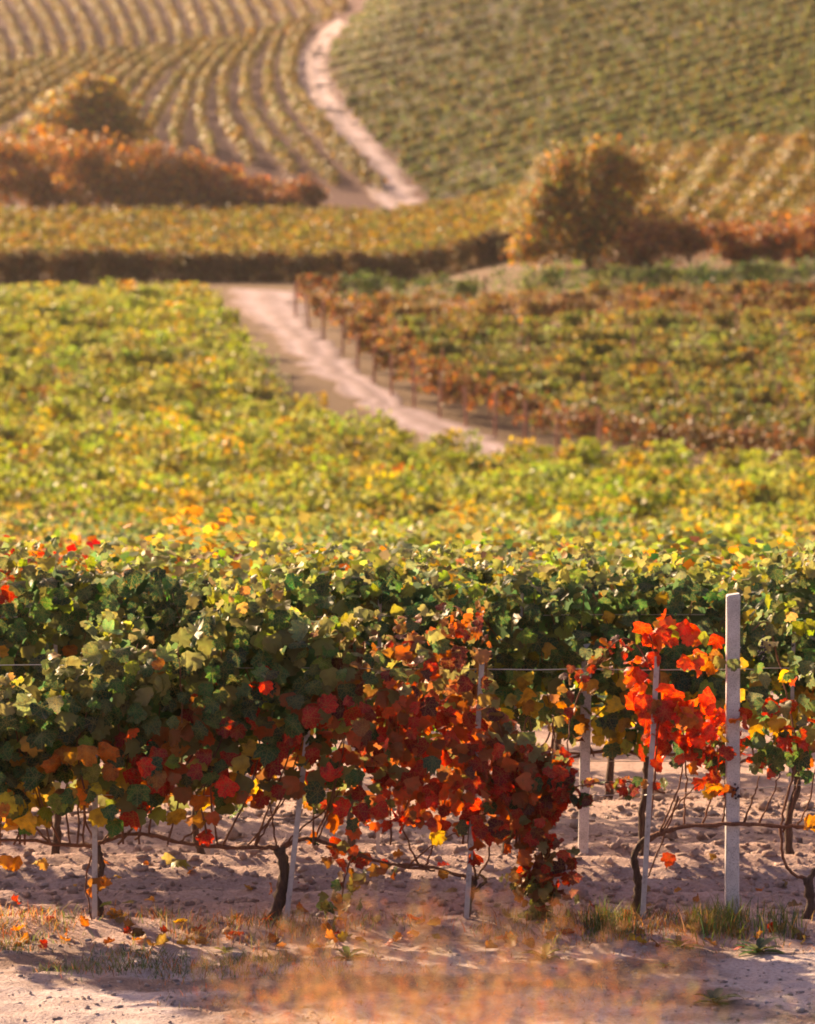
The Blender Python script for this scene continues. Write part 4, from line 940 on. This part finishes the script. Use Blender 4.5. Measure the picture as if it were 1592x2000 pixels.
# right hill: close set rows slanting up to the right
LB = np.array([(846, 402), (786, 335), (722, 268), (672, 205), (648, 150), (645, 110), (655, 82), (688, 40), (725, 8), (790, -15)], float)
lbs = np.r_[0, np.cumsum(np.hypot(*np.diff(LB, axis=0).T))]
k = 0
c_line = 490.0
HILL = {'green': 2.4, 'olive': 3.2, 'lime': 1.2, 'gold': .7, 'brown': .7}
while c_line > -18:
    # a row: y = c_line - slope * (x - 850), from the road edge to beyond the right side
    sl = .30 - .10 * (420 - c_line) / 440
    g = LB[:, 1] - (c_line - sl * (LB[:, 0] - 850)); ks = np.where((g[:-1] >= 0) & (g[1:] < 0))[0]
    if len(ks):
        i = ks[-1]; t_ = g[i] / (g[i] - g[i + 1]); x0, y0 = LB[i] + t_ * (LB[i + 1] - LB[i])
    else: x0 = max(862, 850 + (c_line - 392) / sl); y0 = c_line - sl * (x0 - 850)
    x1 = 1700.0; y1 = c_line - sl * (x1 - 850)
    if y1 < -30: x1 = 850 + (c_line + 30) / sl; y1 = -30
    if x1 > x0 + 15 and y0 < 404:
        lo_y = np.interp(1300, [850, 1592], [402, 205])
        P = trace([(x0, y0), (x0 * .66 + x1 * .34, y0 * .66 + y1 * .34), (x0 * .33 + x1 * .67, y0 * .33 + y1 * .67), (x1, y1)], 12); P[:, 2] = ground(P[:, 0], P[:, 1])
        vine_row(P, 'close green vine row slanting across the rounded hill right of the road', 'vine rows of the rounded hill', 0.92, .66, 95, .18, HILL, 600 + k, .05, wob=.06, cl=6, dry=.85, even=1.0)
    c_line -= 20.0; k += 1

# ------------------------------------------------------------------ trees and shrubs
def tree(name, base, blobs, mixd, n, size, label, cat, group=None, trunk_r=.18, trunk=True):
    """blobs: (dx, dy, z, rx, ry, rz) lobes of the crown, in metres from the base"""
    base = np.array(base, float); o = empty(name, tuple(base)); tag(o, label, cat, group)
    zc = np.mean([b[2] for b in blobs])
    if trunk:
        tube('trunk', base + spline([(0, 0, -.2), (.1, 0, zc * .35), (-.05, .05, zc * .8)], 5), np.linspace(trunk_r, trunk_r * .5, 11), M_BARK, o, 8, .1, 5, tuple(base))
    for b in blobs:
        tube('limb', base + spline([(0, 0, zc * .25), (b[0] * .45, b[1] * .45, (zc * .3 + b[2]) * .5), (b[0] * .9, b[1] * .9, b[2])], 4), np.linspace(trunk_r * .5, trunk_r * .15, 9), M_BARK, o, 5, .1, 6, tuple(base))
    vol = np.array([b[3] * b[4] * b[5] for b in blobs]) ** .67; wh = rng.choice(len(blobs), n, p=vol / vol.sum()); bl = np.array(blobs)[wh]
    d = unit(rng.normal(size=(n, 3))); rad = rng.random(n) ** .45
    lump = .55 + .85 * vnoise(d[:, 0] * 2.6 + wh * 7.1, d[:, 2] * 2.6 + d[:, 1] * 1.9, 13)
    Pp = base + bl[:, :3] + d * bl[:, 3:] * (rad * lump)[:, None]
    Pp[:, 2] = np.maximum(Pp[:, 2], ground(Pp[:, 0], Pp[:, 1]) + .05)
    fr = frames(n, d, .3, .7)
    c = pick(mixd, n)
    cr = leaf_mass('crown', M_FOL, Pp, *fr, size * rng.uniform(.6, 1.3, n), c, QUAD, o, tuple(base)); tag(cr, kind='stuff')
    return o
def lobes(w, h, n, low=.25, depth=None):
    out = [(0, 0, h * .55, w * .34, (depth or w) * .34, h * .40)]
    for k in range(n):
        a = k / n * 6.28 + rng.normal() * .3; zz = h * rng.uniform(low, .82); r = w * .33 * rng.uniform(.5, 1.0)
        out.append((math.cos(a) * r, math.sin(a) * r * .7, zz, w * rng.uniform(.14, .22), w * rng.uniform(.14, .22), h * rng.uniform(.13, .2)))
    return out
GOLDT = {'amber': .7, 'gold': 1.8, 'olive': 5.0, 'rust': 1.6, 'lime': .9, 'brown': 1.2, 'tan': .6}
AUT = {'rust': 2.2, 'brown': 2.6, 'amber': 1.3, 'gold': 1.5, 'olive': .8, 'tan': .6}
def at_ground(px, Y): x = (px - CX) / F_PX * Y; return (x, Y, float(ground(x, Y)))
b = at_ground(1150, 240)
crown_r = np.random.default_rng(5); lob = [(-.4, 0, 3.0, 3.4, 2.4, 2.6), (.6, -.3, 3.4, 2.4, 2.0, 2.2), (-2.6, -.2, 1.7, 2.3, 1.7, 1.7), (2.2, 0, 2.6, 2.2, 1.7, 2.2), (-3.6, -.2, 1.0, 1.5, 1.3, 1.1), (0, -.6, .9, 3.0, 1.4, 1.0), (-1.5, 0, 5.8, 1.4, 1.2, 1.8), (2.9, 0, 5.6, 1.5, 1.2, 1.9), (.8, 0, 5.0, 1.6, 1.2, 1.4)]
for k in range(15):
    a_ = crown_r.uniform(0, math.pi); r_ = crown_r.uniform(.75, 1.0)
    lob.append((math.cos(a_) * 4.1 * r_, crown_r.uniform(-1, 1), 2.3 + math.sin(a_) * 4.4 * r_ - (1.2 if math.cos(a_) < -.5 else 0), crown_r.uniform(.7, 1.3), crown_r.uniform(.7, 1.2), crown_r.uniform(.7, 1.4)))
tree('golden_tree', b, lob,
     GOLDT, 14000, .17, 'round golden brown tree standing at the corner above the right hand field', 'tree', trunk_r=.22)
for px, Y, w, h, lab in [(1255, 236, 3.6, 2.6, 'low rust red shrub tucked against the golden tree'), (1345, 238, 4.0, 2.4, 'wide rust brown shrub beside the low red one'), (1430, 240, 3.4, 2.0, 'small brown shrub with a dark gap in the bank hedge'), (1510, 238, 3.6, 2.3, 'mid sized reddish shrub on the bank under the knoll'), (1590, 240, 4.0, 2.7, 'bushy ochre shrub at the end of the bank hedge')]:
    tree('shrub', at_ground(px, Y), lobes(w * 1.3, h * 1.35, 8, .12), {'rust': 3.4, 'brown': 2, 'amber': 1.2, 'purple': 1.0, 'olive': 1.0}, 3000, .15, lab, 'shrub', 'shrubs on the bank', .07)
b = at_ground(175, 372)
tree('golden_tree', b, [(0, 0, 8.2, 4.2, 3.2, 3.3), (-3.2, 0, 6.4, 3.2, 2.6, 3.0), (2.8, 0, 6.8, 3.2, 2.4, 3.0), (.4, 0, 10.2, 2.6, 1.9, 2.0), (0, 0, 4.6, 4.6, 3.0, 2.8)], {'olive': 3, 'gold': 3, 'brown': 1.5, 'lime': 1, 'rust': .8}, 14000, .27, 'tall rounded olive tree standing above the far hedge', 'tree', trunk_r=.3)
for k, (px, w, h, lab) in enumerate([(-40, 8, 6.0, 'broad ochre bush at the hedge end away from the road'), (45, 7, 6.6, 'tall orange brown bush left of the rounded olive tree'), (120, 6.5, 5.6, 'rusty bush at the foot of the rounded olive tree'), (195, 7.5, 6.0, 'wide golden bush under the rounded olive tree'),
                                     (270, 6.5, 5.2, 'rust brown bush right of the rounded olive tree'), (335, 6, 4.6, 'reddish bush in the middle of the far hedge'), (395, 6, 3.8, 'lower dark red bush in the far hedge'), (450, 5.5, 3.2, 'low brown bush where the far hedge drops'), (505, 5.0, 2.7, 'low dark bush near the road end of the far hedge'),
                                     (552, 4.2, 2.4, 'small purplish bush second from the road in the hedge'), (592, 3.4, 2.9, 'small upright bush ending the far hedge by the road')]):
    tree('shrub', at_ground(px, 362 + 2 * rng.normal()), lobes(w * 1.4, h * rng.uniform(1.2, 1.5), 12, .15, 4.5), AUT if k < 6 else {'brown': 2, 'rust': 3, 'amber': 1, 'purple': 1.5, 'olive': .5}, 3600, .25, lab, 'shrub', 'bushes of the far hedge', .1)

# ------------------------------------------------------------------ warm evening air over the whole valley
HX, HY0, HY1, HZ0, HZ1 = 425, -45, 905, -12, 62
V = [(x, y, z) for z in (HZ0, HZ1) for y in (HY0, HY1) for x in (-HX, HX)]
me = bpy.data.meshes.new('haze'); me.from_pydata(V, [], [(0, 2, 3, 1), (4, 5, 7, 6), (0, 1, 5, 4), (2, 6, 7, 3), (0, 4, 6, 2), (1, 3, 7, 5)])
hm = bpy.data.materials.new('haze'); hm.use_nodes = True; hn = hm.node_tree.nodes; hn.remove(hn['Principled BSDF'])
pv = hn.new('ShaderNodeVolumePrincipled'); pv.inputs['Color'].default_value = (.95, .86, .80, 1); pv.inputs['Density'].default_value = .00008; pv.inputs['Anisotropy'].default_value = .35
hm.node_tree.links.new(pv.outputs[0], hn['Material Output'].inputs['Volume']); me.materials.append(hm)
tag(link('haze', me), 'thin warm haze filling the valley air', 'haze', kind='stuff')
